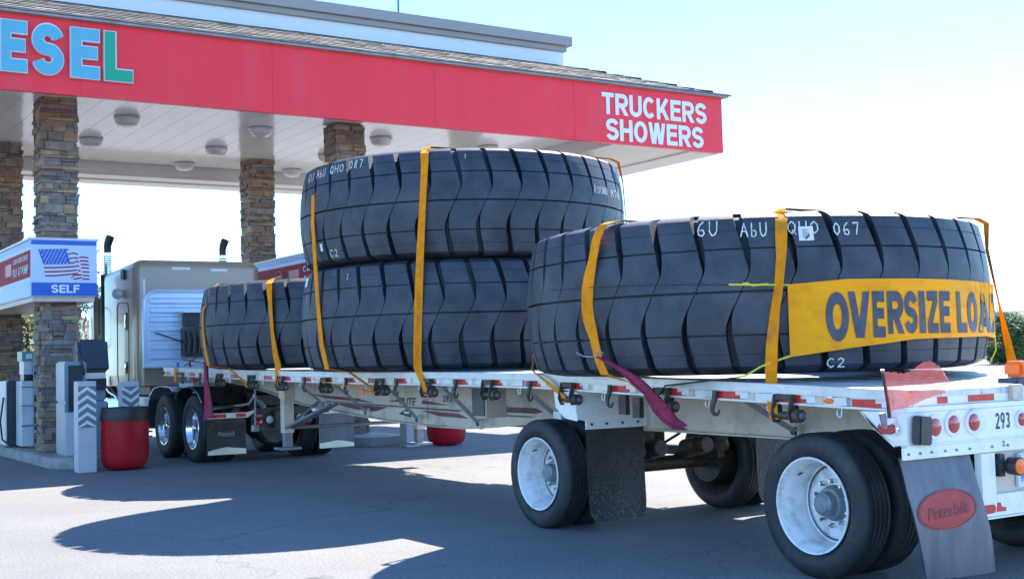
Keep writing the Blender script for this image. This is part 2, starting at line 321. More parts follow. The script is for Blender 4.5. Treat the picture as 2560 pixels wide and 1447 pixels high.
def plane(o, u, v, n):
    o, u, v, n = Vector(o), Vector(u), Vector(v), Vector(n)
    return lambda a, b, d: o+u*a+v*b+n*d

# ------------------------------------------------------------------ ground
def ground():
    m = bpy.data.materials.new('asphalt'); m.use_nodes = True; n = m.node_tree; b = n.nodes['Principled BSDF']; L = n.links.new
    tc = n.nodes.new('ShaderNodeTexCoord')
    def noise(s, d=8, r=0.6, src=None):
        z = n.nodes.new('ShaderNodeTexNoise'); z.inputs['Scale'].default_value = s; z.inputs['Detail'].default_value = d; z.inputs['Roughness'].default_value = r; L(src or tc.outputs['Object'], z.inputs['Vector']); return z.outputs[0]
    def ramp(src, p0, c0, p1, c1):
        r = n.nodes.new('ShaderNodeValToRGB'); r.color_ramp.elements[0].position = p0; r.color_ramp.elements[1].position = p1
        r.color_ramp.elements[0].color = c0+(1,); r.color_ramp.elements[1].color = c1+(1,); L(src, r.inputs[0]); return r.outputs[0]
    def mix(f, a, c, mode='MIX'):
        x = n.nodes.new('ShaderNodeMix'); x.data_type = 'RGBA'; x.blend_type = mode
        if isinstance(f, float): x.inputs[0].default_value = f
        else: L(f, x.inputs[0])
        L(a, x.inputs[6])
        if isinstance(c, tuple): x.inputs[7].default_value = c+(1,)
        else: L(c, x.inputs[7])
        return x.outputs[2]
    base = ramp(noise(0.35, 12, .7), 0.32, (0.180, 0.180, 0.182), 0.68, (0.235, 0.234, 0.233))
    spk = ramp(noise(48, 5, .75), 0.38, (0.62, 0.62, 0.62), 0.64, (1.25, 1.25, 1.25))
    c = mix(1.0, base, spk, 'MULTIPLY')
    st = ramp(noise(0.9, 10, 0.7), 0.60, (0, 0, 0), 0.75, (0.35, 0.35, 0.35)); c = mix(st, c, (0.10, 0.096, 0.092))
    mp = n.nodes.new('ShaderNodeMapping'); mp.inputs['Scale'].default_value = (0.25, 2.2, 1); mp.inputs['Rotation'].default_value = (0, 0, 0.35); L(tc.outputs['Object'], mp.inputs[0])
    sk = ramp(noise(1.2, 8, 0.6, mp.outputs[0]), 0.60, (0, 0, 0), 0.70, (0.35, 0.35, 0.35)); c = mix(sk, c, (0.10, 0.098, 0.095))
    bl = ramp(noise(2.6, 12, .75), 0.60, (0, 0, 0), 0.70, (0.5, 0.5, 0.5)); c = mix(bl, c, (0.115, 0.115, 0.12))
    v2 = n.nodes.new('ShaderNodeTexVoronoi'); v2.inputs['Scale'].default_value = 0.8; L(tc.outputs['Object'], v2.inputs['Vector']); dr_ = ramp(v2.outputs['Distance'], 0.05, (0.65, 0.65, 0.65), 0.13, (0, 0, 0)); dd = n.nodes.new('ShaderNodeMath'); dd.operation = 'MULTIPLY'; L(dr_, dd.inputs[0]); L(ramp(noise(3.0, 8), .5, (0, 0, 0), .6, (1, 1, 1)), dd.inputs[1]); c = mix(dd.outputs[0], c, (0.045, 0.045, 0.048))
    vo = n.nodes.new('ShaderNodeTexVoronoi'); vo.feature = 'DISTANCE_TO_EDGE'; vo.inputs['Scale'].default_value = 0.22; vo.inputs['Randomness'].default_value = 1
    dm = n.nodes.new('ShaderNodeMapping'); wn = n.nodes.new('ShaderNodeTexNoise'); wn.inputs['Scale'].default_value = 1.4; wn.inputs['Detail'].default_value = 8; L(tc.outputs['Object'], wn.inputs['Vector'])
    va = n.nodes.new('ShaderNodeVectorMath'); va.operation = 'MULTIPLY_ADD'; L(wn.outputs['Color'], va.inputs[0]); va.inputs[1].default_value = (1.2, 1.2, 0); L(tc.outputs['Object'], va.inputs[2]); L(va.outputs[0], vo.inputs['Vector'])
    ck = ramp(vo.outputs['Distance'], 0.0, (0.4, 0.4, 0.4), 0.0022, (0, 0, 0)); c = mix(ck, c, (0.05, 0.048, 0.046))
    L(c, b.inputs['Base Color']); b.inputs['Roughness'].default_value = 0.9; b.inputs['Specular IOR Level'].default_value = 0.25
    bp = n.nodes.new('ShaderNodeBump'); bp.inputs['Strength'].default_value = 0.5; bp.inputs['Distance'].default_value = 0.01; L(noise(90, 4), bp.inputs['Height']); L(bp.outputs[0], b.inputs['Normal'])
    me = bpy.data.meshes.new('ground'); g = 700
    me.from_pydata([(-g, -g, 0), (g, -g, 0), (g, g, 0), (-g, g, 0)], [], [(0, 1, 2, 3)]); me.materials.append(m)
    o = bpy.data.objects.new('ground', me); C.objects.link(o); tag(o, kind='structure')
ground()

# hills behind, right
def hill():
    mb = MB(); m = mat('hill_scrub', (0.125, 0.108, 0.09), 0.95, var=0.3, scale=0.25, dirt=(0.06, 0.075, 0.035), damt=1.0, dscale=0.12); nx, ny = 60, 26; vs = []
    for j in range(ny):
        for i in range(nx):
            x = 225+i*7; y = 170+j*7
            q_ = x/y; h = math.hypot(x, y)*(.0262*max(0, min(1, (q_-1.27)/.09))+.02*max(0, q_-1.36))*min(1, j/9)
            h += (1.6*math.sin(x*0.11+j)*math.sin(y*0.09)+random.uniform(-0.7, 0.9))*min(1, h/6)
            vs.append((x, y, h-0.6))
    mb.add(vs, [(j*nx+i, j*nx+i+1, (j+1)*nx+i+1, (j+1)*nx+i) for j in range(ny-1) for i in range(nx-1)], m)
    tag(mb.build('hill', smooth=60, loc=(0, 0, 0)), kind='structure')
hill()

# ------------------------------------------------------------------ canopy
CX0, CX1, CY0, CY1 = -7.0, 17.05, 18.69, 27.4
ZB, ZC, ZT = 5.48, 5.77, 6.61
canopy = thing('fuel_canopy', (4.5, 23, 0), 'long canopy over the diesel lanes with red fascia, shake roof edge and stone columns', 'canopy')
mb = MB(); t = 0.09
mb.bx(CX0, CX1, CY0, CY0+t, ZB, ZT, FASC); mb.bx(CX0, CX1, CY1-t, CY1, ZB, ZT, FASC)
mb.bx(CX1-t, CX1, CY0+t, CY1-t, ZB, ZT, FASC); mb.bx(CX0, CX0+t, CY0+t, CY1-t, ZB, ZT, FASC)
fas = mb.build('fascia', canopy)
mb = MB()
x = -1.5
for x in (-4.6, -1.6, 1.4, 4.4, 7.4, 10.385, 13.37, 16.3): mb.bx(x-0.004, x+0.004, CY0-0.002, CY0-0.0005, ZB, ZT, mat('seam_red', (.62, .02, .04), .6))
each(mb, 'panel_seam', fas)
# ceiling of narrow glossy pans, running across
mb = MB(); y = CX0+0.2
x = CX0+t
while x < 14.3:
    x1 = min(x+0.40, 14.34); mb.box(((x+x1)/2, (CY0+26.2)/2+0.04, ZC+0.03), (x1-x-0.007, 26.2-CY0-0.1, 0.06), CEIL, Matrix.Rotation(random.uniform(-0.0022, 0.0022), 3, 'Y')); x = x1
mb.bx(CX0+t, 14.34, CY0+t, 26.2, ZC+0.075, ZC+0.1, STEEL)
ceil = mb.build('ceiling', canopy)
mb = MB()
mb.bx(14.35, CX1-t, CY0+t, CY1-t, ZB+0.005, ZC+0.1, SOFF)
mb.bx(CX1-t-0.75, CX1-t, CY0+t+.01, CY1-t, ZB-0.03, ZB+0.003, SOFF)
mb.bx(CX0+t, 14.348, 26.205, CY1-t, ZB+0.005, ZC+0.1, SOFF)
mb.bx(CX0+t, 16.1, 26.75, CY1-t, ZB-0.03, ZB+0.003, SOFF)
mb.build('soffit', canopy)
# roof deck, penthouse
mb = MB()
TY = 20.9; TZ = 7.50; EY = CY0-0.10; EZ = 6.645; EX = CX1+0.10; TX = EX-(TY-EY)
def slopeface(a, b, c, d): return [Vector(a), Vector(b), Vector(c), Vector(d)]
mb.add([(CX0, EY+.02, EZ-.03), (EX-.02, EY+.02, EZ-.03), (TX, TY, TZ-.03), (CX0, TY, TZ-.03), (EX-.02, CY1+.15, EZ-.03), (TX, CY1-2.1, TZ-.03), (CX0, CY1+.15, EZ-.03), (CX0, CY1-2.1, TZ-.03)],
       [(0, 1, 2, 3), (1, 4, 5, 2), (4, 6, 7, 5), (3, 2, 5, 7), (0, 6, 4, 1)], SHE)
mb.build('roof_deck', canopy)
mb = MB()
def course(p0, p1, up, n, length, exp_, taper, t0=0.0):
    """rows of shakes: p0->p1 eave line, up = slope vector per course, n normal"""
    d = (p1-p0).normalized(); L0 = (p1-p0).length; nn = n.normalized(); uu = up.normalized()
    rows = int(length/exp_)+1
    for r in range(rows):
        x = t0*r*exp_-random.random()*0.3; X0r = t0*r*exp_+(.4 if t0 else 0)
        Lr = L0-taper*r*exp_
        while x < Lr:
            wd = random.uniform(0.26, 0.36); a = max(X0r, x); b = min(Lr, x+wd-0.008); x += wd
            if b-a < 0.04: continue
            ds = random.uniform(-0.03, 0.02) if r else 0.0; th = random.uniform(0.011, 0.019); lift = random.uniform(0, 0.003)
            q0 = p0+uu*(r*exp_+ds); ln = exp_*1.25
            lo = nn*(0.026+lift+th); li = nn*(0.024+lift)
            lu = nn*(0.024); A = [q0+d*a+li, q0+d*b+li, q0+d*b+uu*ln, q0+d*a+uu*ln, q0+d*a+lo, q0+d*b+lo, q0+d*b+uu*ln+lu, q0+d*a+uu*ln+lu]
            mb.add(A, [(0, 3, 2, 1), (4, 5, 6, 7), (1, 2, 6, 5), (2, 3, 7, 6), (3, 0, 4, 7)], random.choice(SHK)); mb.add([A[0], A[1], A[5], A[4]], [(0, 1, 2, 3)], SHE if r else SHK[2])
sl_ = Vector((0, TY-EY, TZ-EZ)); sl2 = Vector((-(TY-EY), 0, TZ-EZ))
hyp = sl_.length
course(Vector((CX0, EY, EZ-0.035)), Vector((EX, EY, EZ-0.035)), sl_, Vector((0, -sl_.z, sl_.y)), hyp, 0.30, 0.925)
course(Vector((EX, EY, EZ-0.035)), Vector((EX, CY1, EZ-0.035)), sl2, Vector((sl_.z, 0, sl_.y)), hyp, 0.30, 0.0, 0.925)
mb.bx(CX0, EX+.004, EY-.004, CY0+.02, 6.602, 6.668, mat('eave_trim', (0.30, 0.27, 0.265), .8, var=.2, scale=4)); mb.bx(CX1-.02, EX+.004, CY0+.02, CY1, 6.602, 6.668, mat('eave_trim', ()))
for i in range(9):     # hip caps
    t_ = i/9; p = Vector((EX-(TY-EY)*t_, EY+(TY-EY)*t_, EZ+(TZ-EZ)*t_+0.012+0.012*(i % 2)))
    mb.box(p+Vector((-0.1, 0.1, 0.018)), (0.42, 0.16, 0.016), mat('eave_trim', ()), Matrix.Rotation(R(135), 3, 'Z') @ Matrix.Rotation(R(-10), 3, 'Y'), 0.006)
mb.build('shake_roof', canopy)
mb = MB(); mb.bx(CX0, 14.82, 21.06, 25.2, 7.3, 7.83, PENT); mb.build('penthouse_wall', canopy)
mb = MB(); mb.bx(CX0, 14.86, 20.98, 25.3, 7.83, 7.94, BEIGE); mb.bx(CX0, 14.95, 20.90, 25.4, 7.94, 8.14, BEIGE); mb.build('cornice', canopy, bevel=0.006)
mb = MB(); mb.tube([(11.95, 23, 8.1), (11.95, 23, 11)], 0.022, SBLU); mb.build('antenna_mast', canopy)
# lettering on the fascia
def letter(txt, x0, x1, z0, z1, m, th, edge, bold, name, shear=0):
    mb = MB(); put_block(mb, txt, plane((x0, CY0-0.002, z0), (x1-x0, 0, 0), (0, 0, z1-z0), (0, -1, 0)), m, th, bold, .09, edge); return mb.build(name, fas)
for ch, x0, x1, mm in (('D', 2.05, 2.50, LTB), ('I', 2.62, 2.76, LTB), ('E', 2.92, 3.30, LTB), ('E', 3.30, 3.30, None), ('S', 3.70, 4.13, LTB), ('E', 4.24, 4.645, LTB), ('L', 4.725, 5.135, LTG)):
    if mm is None: continue
    if ch == 'E' and x0 < 3: x0, x1 = 3.27, 3.62
    if ch == 'I': x0, x1 = 3.03, 3.16
    if ch == 'D': x0, x1 = 2.50, 2.93
    letter(ch, x0-.012, x1+.012, 5.722, 6.488 if ch != 'S' else 6.50, LTE, 0.080, LTE, 0.27, 'sign_letter')
    o = letter(ch, x0, x1, 5.735, 6.475, mm, 0.088, LTE, 0.235, 'sign_letter_face')
letter('TRUCKERS', 14.01, 16.62, 6.03, 6.47, LTW, 0.012, LTW, 0.20, 'sign_lettering')
letter('SHOWERS', 14.09, 16.52, 5.535, 5.955, LTW, 0.012, LTW, 0.20, 'sign_lettering')
# ceiling lamps
for (lx, ly) in [(5.8, 21.4), (5.75, 23.7), (8.23, 21.4), (8.18, 23.7), (8.18, 25.75), (10.62, 25.75), (10.68, 21.4), (10.55, 23.6), (3.35, 21.4), (3.3, 23.7), (13.1, 21.4), (13.0, 23.7), (5.75, 25.75), (1.0, 21.4), (13.0, 25.75)]:
    mb = MB(); mb.lathe([(0, 0), (0, 0.20), (0.02, 0.225), (0.035, 0.228), (0.045, 0.2)], (lx, ly, ZC-0.001), (0, 0, -1), LTE, 20); lb = mb.build('ceiling_lamp', canopy, smooth=40)
    mb = MB(); mb.lathe([(0.04, 0.205), (0.09, 0.20), (0.14, 0.165), (0.165, 0.10), (0.17, 0.0)], (lx, ly, ZC-0.001), (0, 0, -1), LENS, 20); mb.build('lamp_glass', lb, smooth=40)
# stone columns
def column(cx, cy, base):
    mb = MB(); s = 0.235; mb.bx(cx-s, cx+s, cy-s, cy+s, base, ZC, STN[5]); z = base+0.003; k = 0
    while z < ZC-0.03:
        h = random.choice((0.04, 0.05, 0.06, 0.075, 0.10, 0.13, 0.15)); h = min(h, ZC-z)
        for side in range(4):
            full = (side % 2) == (k % 2); half = s+0.05 if full else s; u = -half
            while u < half-0.01:
                L_ = random.choice((random.uniform(.08, .16), random.uniform(.18, .34), random.uniform(.26, .5)))
                e = min(half, u+L_)
                if half-e < 0.07: e = half
                hh = h
                parts = [(0, h)] if h < 0.09 or random.random() < 0.7 else [(0, h*0.5), (h*0.5, h)]
                for a, b_ in parts:
                    pr = random.uniform(0.018, 0.075); wc = (u+e)/2; wl = e-u-0.006; zc = z+(a+b_)/2; zh = (b_-a)-0.006
                    if side == 0: c_, d_ = (cx+wc, cy-s-pr/2, zc), (wl, pr, zh)
                    elif side == 1: c_, d_ = (cx-s-pr/2, cy+wc, zc), (pr, wl, zh)
                    elif side == 2: c_, d_ = (cx+wc, cy+s+pr/2, zc), (wl, pr, zh)
                    else: c_, d_ = (cx+s+pr/2, cy+wc, zc), (pr, wl, zh)
                    mb.box(c_, d_, random.choice(STN), Matrix.Rotation(random.uniform(-0.02, 0.02), 3, 'YXYX'[side]), 0.007)
                u = e
        z += h; k += 1
    mb.build('stone_column', canopy)
for cx in (-0.6, 4.43, 9.5, 14.66):
    column(cx, 20.55, 0.17); column(cx, 24.95, 0.17)

# ------------------------------------------------------------------ islands
def island(x0, x1, y0, y1, name='pump_island'):
    mb = MB(); r = (x1-x0)/2; cxm = (x0+x1)/2; pts = []
    for k in range(13): a = math.pi+math.pi*k/12; pts.append((cxm+r*math.cos(a), y0+r+r*math.sin(a)*1.0))
    for k in range(13): a = math.pi*k/12; pts.append((cxm+r*math.cos(a), y1-r+r*math.sin(a)))
    mb.poly([(p[0], p[1], 0.0) for p in pts], (0, 0, 1), 0.16, CONC); o = mb.build(name, loc=(cxm, y0, 0), bevel=0.02); tag(o, kind='structure')
island(3.95, 5.02, 18.5, 28.5); island(8.98, 10.05, 19.0, 28.5); island(14.1, 15.2, 19.0, 28.5); island(-1.2, -0.1, 18.5, 28.5)

# ------------------------------------------------------------------ price/self signs over the islands
def zsign(u, v): return (3.93+0.99*u, 3.455-0.875*v)     # u right, v down in the end panel
s1 = thing('pump_sign', (4.43, 19.93, 2.56), 'blue and white box sign reading SELF with waving flag on the near stone column', 'sign')
mb = MB(); mb.bx(3.93, 4.92, 19.95, 27.0, 2.58, 3.455, SWHT); mb.bx(3.9, 4.95, 19.97, 27.02, 3.457, 3.49, LTE); mb.bx(3.96, 4.89, 20.0, 26.9, 2.50, 2.578, SCRM); mb.build('cabinet', s1)
def z5(x, y, d=0.004):      # coordinates measured on the end panel
    u = (x-300)/620; v = (y-65)/545; p = zsign(u, v); return Vector((p[0], 19.95-d, p[1]))
mb = MB(); mb.poly([z5(302, 478, .001), z5(918, 478, .001), z5(918, 606, .001), z5(302, 606, .001)], (0, -1, 0), .003, SBLU); mb.poly([z5(302, 67, .001), z5(918, 67, .001), z5(918, 112, .001), z5(302, 112, .001)], (0, -1, 0), .003, SBLU); each(mb, 'blue_band', s1)
mb = MB(); a = z5(484, 578); b = z5(750, 498); put_block(mb, 'SELF', plane((a.x, 19.944, a.z), (b.x-a.x, 0, 0), (0, 0, b.z-a.z), (0, -1, 0)), LTW, 0.002, 0.21); mb.build('self_lettering', s1)
mb = MB(); mb.poly([z5(365, 158, .002), z5(620, 148, .002), z5(670, 295, .002), z5(412, 305, .002)], (0, -1, 0), .002, SBLU)
for r_ in range(7):
    for q in range(7 if r_ % 2 == 0 else 6):
        fu = (q+0.6+(0.5 if r_ % 2 else 0))/7.4; fv = (r_+0.6)/7.2; cxx = 365+255*fu+48*fv; cyy = 158-10*fu+147*fv; pts = []
        for k in range(10): rr = 8 if k % 2 == 0 else 3.4; aa = math.pi/2+k*math.pi/5; pts.append(z5(cxx+rr*math.cos(aa), cyy-rr*math.sin(aa), .005))
        mb.poly(pts, (0, -1, 0), .001, LTW)
for st in [[(415, 335), (500, 333), (600, 328), (718, 318)], [(422, 375), (520, 373), (630, 366), (730, 353)], [(428, 413), (520, 411), (630, 400), (738, 385)], [(622, 152), (645, 160)], [(640, 196), (664, 200)], [(655, 240), (686, 240)],
           [(668, 192), (700, 188), (736, 200)], [(690, 236), (715, 232), (740, 241)], [(705, 274), (725, 270), (745, 274)], [(670, 282), (702, 287)], [(722, 311), (750, 316)], [(738, 356), (762, 360)], [(690, 441), (735, 436), (776, 424)], [(673, 433), (690, 408), (730, 402), (776, 398)],
           [(750, 230), (790, 226), (835, 233)], [(755, 265), (795, 262), (840, 268)], [(762, 299), (800, 296), (842, 302)], [(765, 332), (800, 330), (842, 335)], [(778, 370), (845, 372)], [(785, 405), (845, 407)], [(780, 440), (848, 440)]]:
    hgt = 6.5
    mb.poly([z5(x_, y_-hgt, .003) for x_, y_ in st]+[z5(x_, y_+hgt, .003) for x_, y_ in reversed(st)], (0, -1, 0), .001, SRED)
mb.build('flag_artwork', s1)
def sidepanel(root, X, ynear, yfar, texts):
    mb = MB(); q = 0.003
    mb.bx(X-q, X, ynear+.03, yfar, 3.37, 3.43, SBLU); mb.bx(X-q, X, ynear+.03, yfar, 2.60, 2.83, SBLU); mb.bx(X-q, X, ynear+.05, yfar-.02, 2.88, 3.30, SRED)
    for yy in (ynear+1.55, ynear+4.3): mb.bx(X-2*q, X-q, yy, yy+.5, 3.0, 3.2, FADE)
    for txt, y0, y1, z0, z1 in texts: put_block(mb, txt, plane((X-2*q, y1, z0), (0, y0-y1, 0), (0, 0, z1-z0), (-1, 0, 0)), SWHT, 0.002, 0.19, .12)
    mb.build('side_panel', root)
sidepanel(s1, 3.93, 19.95, 26.95, [('CASH-CREDIT-DEBIT', 20.15, 21.35, 3.16, 3.24), ('PAY AT PUMP', 20.15, 21.35, 2.95, 3.09)])
s2 = thing('pump_sign', (9.5, 20.0, 2.56), 'blue topped sign with red side panel over the far island, behind the tyre stack', 'sign')
mb = MB(); mb.bx(9.0, 9.99, 20.0, 27.0, 2.58, 3.455, SWHT); mb.bx(8.97, 10.02, 19.98, 27.02, 3.457, 3.49, LTE); mb.build('cabinet', s2)
sidepanel(s2, 9.0, 20.0, 26.95, [('CASH', 20.7, 21.35, 3.13, 3.24), ('PAY AT PUMP', 20.15, 21.3, 2.95, 3.06)])
mb = MB()
ring = [(8.991, 22.55+0.22*math.cos(a), 3.06+0.16*math.sin(a)) for a in [k*math.pi/12 for k in range(13)]]; mb.tube(ring, 0.012, FADE, 6)
mb.bx(8.985, 8.994, 22.4, 22.7, 2.98, 3.14, FADE); mb.build('round_emblem', s2)

# ------------------------------------------------------------------ fuel dispensers
d1 = thing('fuel_dispenser', (4.6, 19.35, 0.16), 'blue grey dispenser with dark tilted screen hood beside the near stone column', 'fuel pump')
mb = MB(); mb.bx(4.24, 4.88, 19.15, 19.75, 0.16, 0.95, DISB); mb.bx(4.24, 4.56, 19.15, 19.75, 0.952, 1.56, DISB); mb.bx(4.562, 4.88, 19.3, 19.75, 0.952, 1.30, DISB); mb.build('body', d1, bevel=0.02)
mb = MB(); mb.bx(4.29, 4.50, 19.125, 19.148, 0.82, 1.50, DISD); mb.build('recess_panel', d1)
mb = MB(); mb.box((4.68, 19.42, 1.61), (0.45, 0.42, 0.50), DISD, Matrix.Rotation(R(-12), 3, 'X')); mb.build('screen_hood', d1, bevel=0.04)
mb = MB(); mb.box((4.69, 19.2, 1.33), (0.30, 0.1, 0.09), SCRM, Matrix.Rotation(R(-12), 3, 'X')); mb.build('keypad', d1)
mb = MB(); mb.box((4.68, 19.36, 1.22), (0.38, 0.30, 0.2), DISD); mb.build('card_reader', d1, bevel=0.02)
mb = MB(); mb.tube([(4.42, 19.1, 1.70), (4.50, 19.1, 1.45), (4.52, 19.15, 1.36)], 0.018, STEEL); mb.build('nozzle_lever', d1)
mb = MB(); mb.bx(4.24, 4.52, 19.12, 19.148, 0.17, 0.80, DISW); mb.build('lower_panel', d1)
d2 = thing('fuel_dispenser', (4.15, 23.3, 0.16), 'black and white dispenser at the left edge of the photo on the near island', 'fuel pump')
mb = MB(); mb.bx(3.98, 4.36, 22.2, 22.75, 0.18, 1.28, DISD); mb.build('body', d2, bevel=0.02)
mb = MB(); mb.bx(3.955, 3.975, 22.2, 22.75, 0.2, 1.27, DISW); mb.build('side_cover', d2)
mb = MB(); mb.tube([(3.94, 22.3, 1.0), (3.88, 22.25, 0.6), (3.9, 22.2, 0.3), (3.97, 22.2, 0.24)], 0.015, CORD); mb.build('hose', d2)
d3 = thing('fuel_dispenser', (4.3, 21.9, 0.16), 'narrow pale dispenser with rust stain and green topper, left of the near stone column', 'fuel pump')
mb = MB(); mb.bx(4.10, 4.28, 21.6, 22.1, 0.20, 1.27, DISW); mb.bx(4.282, 4.36, 21.6, 22.1, 0.20, 1.72, DISD); mb.build('body', d3, bevel=0.01)
mb = MB(); mb.bx(4.09, 4.275, 21.585, 21.597, 0.53, 0.545, DARKT); mb.bx(4.09, 4.275, 21.585, 21.597, 0.86, 0.87, DARKT); mb.bx(4.09, 4.275, 21.585, 21.597, 1.17, 1.18, DARKT); each(mb, 'panel_gap', d3)
mb = MB(); mb.bx(4.14, 4.28, 21.65, 22.0, 1.38, 1.60, DISW); mb.bx(4.11, 4.30, 21.63, 22.02, 1.602, 1.76, DISG); mb.bx(4.17, 4.27, 21.62, 21.629, 1.64, 1.72, SWHT); mb.bx(4.15, 4.27, 21.68, 21.98, 1.272, 1.378, DISD); mb.build('topper', d3)
d4 = thing('fuel_dispenser', (9.5, 22.3, 0.16), 'dark dispenser on the far island, seen under the trailer beam', 'fuel pump')
mb = MB(); mb.bx(9.2, 9.85, 22.0, 22.6, 0.16, 1.9, DISD); mb.build('body', d4, bevel=0.03)

# ------------------------------------------------------------------ bollard posts
def post(cx, cy, h, label, up=True, tilt=0.0, chev=True):
    o = thing('bollard_post', (cx, cy, 0), label, 'bollard', 'square bollard posts before the pump islands'); T = Matrix.Rotation(tilt, 3, 'Y')
    hw = 0.125; mb = MB(); mb.box(Vector((cx, cy, 0))+T @ Vector((0, 0, h/2)), (hw*2, hw*2, h), POSTW, T); mb.build('post', o, bevel=0.006)
    if not chev: return o
    mb = MB(); zt = h-0.07; zb = h*0.49 if h > 1.2 else h*0.45
    def P(u, z, d): return Vector((cx, cy, 0))+T @ Vector((u, -hw-d, z))
    mb.poly([P(-hw*.97, zb, .001), P(hw*.97, zb, .001), P(hw*.97, zt, .001), P(-hw*.97, zt, .001)], T @ Vector((0, -1, 0)), .002, POSTG)
    z = zb-0.15; st = 0.118; wb = 0.05; rise = 0.085
    while z < zt:
        for sg in (-1, 1):
            # half chevron from the middle to the edge, clipped to the panel
            zc = z+(rise if up else 0); ze = z+(0 if up else rise)
            q = [(0, zc), (sg*hw*.97, ze), (sg*hw*.97, ze+wb), (0, zc+wb)]
            q = [(u, min(max(zz, zb), zt)) for u, zz in q]
            if max(a[1] for a in q)-min(a[1] for a in q) > 0.02: mb.poly([P(u, zz, .0035) for u, zz in q], T @ Vector((0, -1, 0)), .0015, TAPEW)
        z += st
    mb.build('chevron_panel', o); return o
post(4.26, 18.0, 1.27, 'pale bollard post with chevrons pointing up, left of the near red bin')
post(5.07, 18.62, 1.24, 'bollard post with chevrons pointing down, standing behind the near red bin', up=False, tilt=-0.035)
post(9.72, 18.62, 1.15, 'plain pale bollard post seen under the trailer beside the far red bin', chev=False)

# ------------------------------------------------------------------ bins
def bin_(cx, cy, label):
    o = thing('waste_bin', (cx, cy, 0), label, 'bin', 'round red waste bins')
    mb = MB(); mb.lathe([(0.015, 0.0), (0.015, 0.20), (0.025, 0.25), (0.065, 0.295), (0.13, 0.320), (0.20, 0.332), (0.70, 0.338), (0.70, 0.0)], (cx, cy, 0), (0, 0, 1), BINR, 48); mb.build('body', o, smooth=40)
    mb = MB(); mb.lathe([(0.702, 0.30), (0.702, 0.347), (0.72, 0.350), (0.86, 0.345), (0.885, 0.335), (0.885, 0.315), (0.80, 0.30)], (cx, cy, 0), (0, 0, 1), BINK, 48); mb.build('liner_rim', o, smooth=40); return o
bin_(4.80, 17.98, 'red round waste bin with black rim before the tractor wheels')
bin_(10.30, 18.40, 'red round waste bin seen under the trailer beam, behind it')

# ------------------------------------------------------------------ road wheels
def tyre_prof(r, w_): 
    rr = r-0.01; h = [(0.045, 0.29), (0.012, 0.325), (0.0, r-0.085), (0.004, r-0.05), (0.014, r-0.028), (0.026, r-0.012), (0.04, r-0.002)]
    mid = []
    for k in range(4):
        c = 0.04+(w_-0.08)*(k+0.75)/4.5; mid += [(c-.006, r), (c-.005, rr), (c+.005, rr), (c+.006, r)]
    return h+mid+[(w_-a, b) for a, b in reversed(h)]
def wheel(parent, cx, y, z, sgn, r=0.455, rim=RIMW, hubm=GREY, w_=0.255, gap=0.32, depth=0.24, nuts=CHR, ang=0.0):
    """dual wheel; cx = outer face, sgn=+1 when inward is +X"""
    A = Vector((sgn*math.cos(ang), -sgn*math.sin(ang), 0)); c = Vector((cx, y, z)); k = 0.302/0.302
    mb = MB()
    mb.lathe([(0.038, 0.290), (0.024, 0.300), (0.010, 0.306), (0.004, 0.303), (0.006, 0.293), (0.02, 0.285), (0.055, 0.280), (0.07, 0.268), (0.12, 0.262), (depth-.01, 0.256), (depth, 0.235), (depth-.012, 0.19), (depth-.02, 0.13), (depth-.02, 0.02)], c, A, rim, 56)
    mb.lathe([(depth+.01, 0.255), (depth+.02, 0.24), (depth+.03, 0.05)], c, A, STEEL, 40)
    mb.lathe([(gap+.03, .285), (gap+.01, .304), (gap+.004, .300), (gap+.02, .285), (gap-.03, .262), (gap-.05, .24)], c, A, STEEL, 40)
    mb.lathe([(gap+w_-.02, .30), (gap+w_-.04, .28), (gap+w_-.1, .26), (gap+.02, .25)], c, A, STEEL, 40)
    wo = mb.build('wheel', parent, smooth=40)
    for off in (0, gap):
        mb = MB(); mb.lathe(tyre_prof(r, w_), c+A*off, A, ROAD, 64, closed=True); mb.build('tyre', wo, smooth=32)
    mb = MB(); mb.lathe([(depth-.018, 0.118), (depth-.04, 0.112), (depth-.075, 0.098), (depth-.08, 0.078), (depth-.13, 0.074), (depth-.14, 0.055), (depth-.145, 0.05), (depth-.146, 0.0)], c, A, hubm, 28)
    u = A.orthogonal().normalized(); q = A.cross(u)
    mb.lathe([(depth-.004, .246), (depth-.012, .240), (depth-.010, .232)], c, A, STEEL, 48); mb.tube([c+A*(depth*.55)+u*.262, c+A*(depth*.35)+u*.25], .006, STEEL, 6); mb.build('hub', wo, smooth=35)
    mb = MB()
    for j in range(10):
        a = 2*math.pi*j/10+0.2; p = c+(u*math.cos(a)+q*math.sin(a))*0.1425
        mb.tube([p+A*(depth-.018), p+A*(depth-.055), p+A*(depth-.07)], [0.017, 0.016, 0.009], nuts, 8)
    each(mb, 'lug_nut', wo, smooth=35); return wo

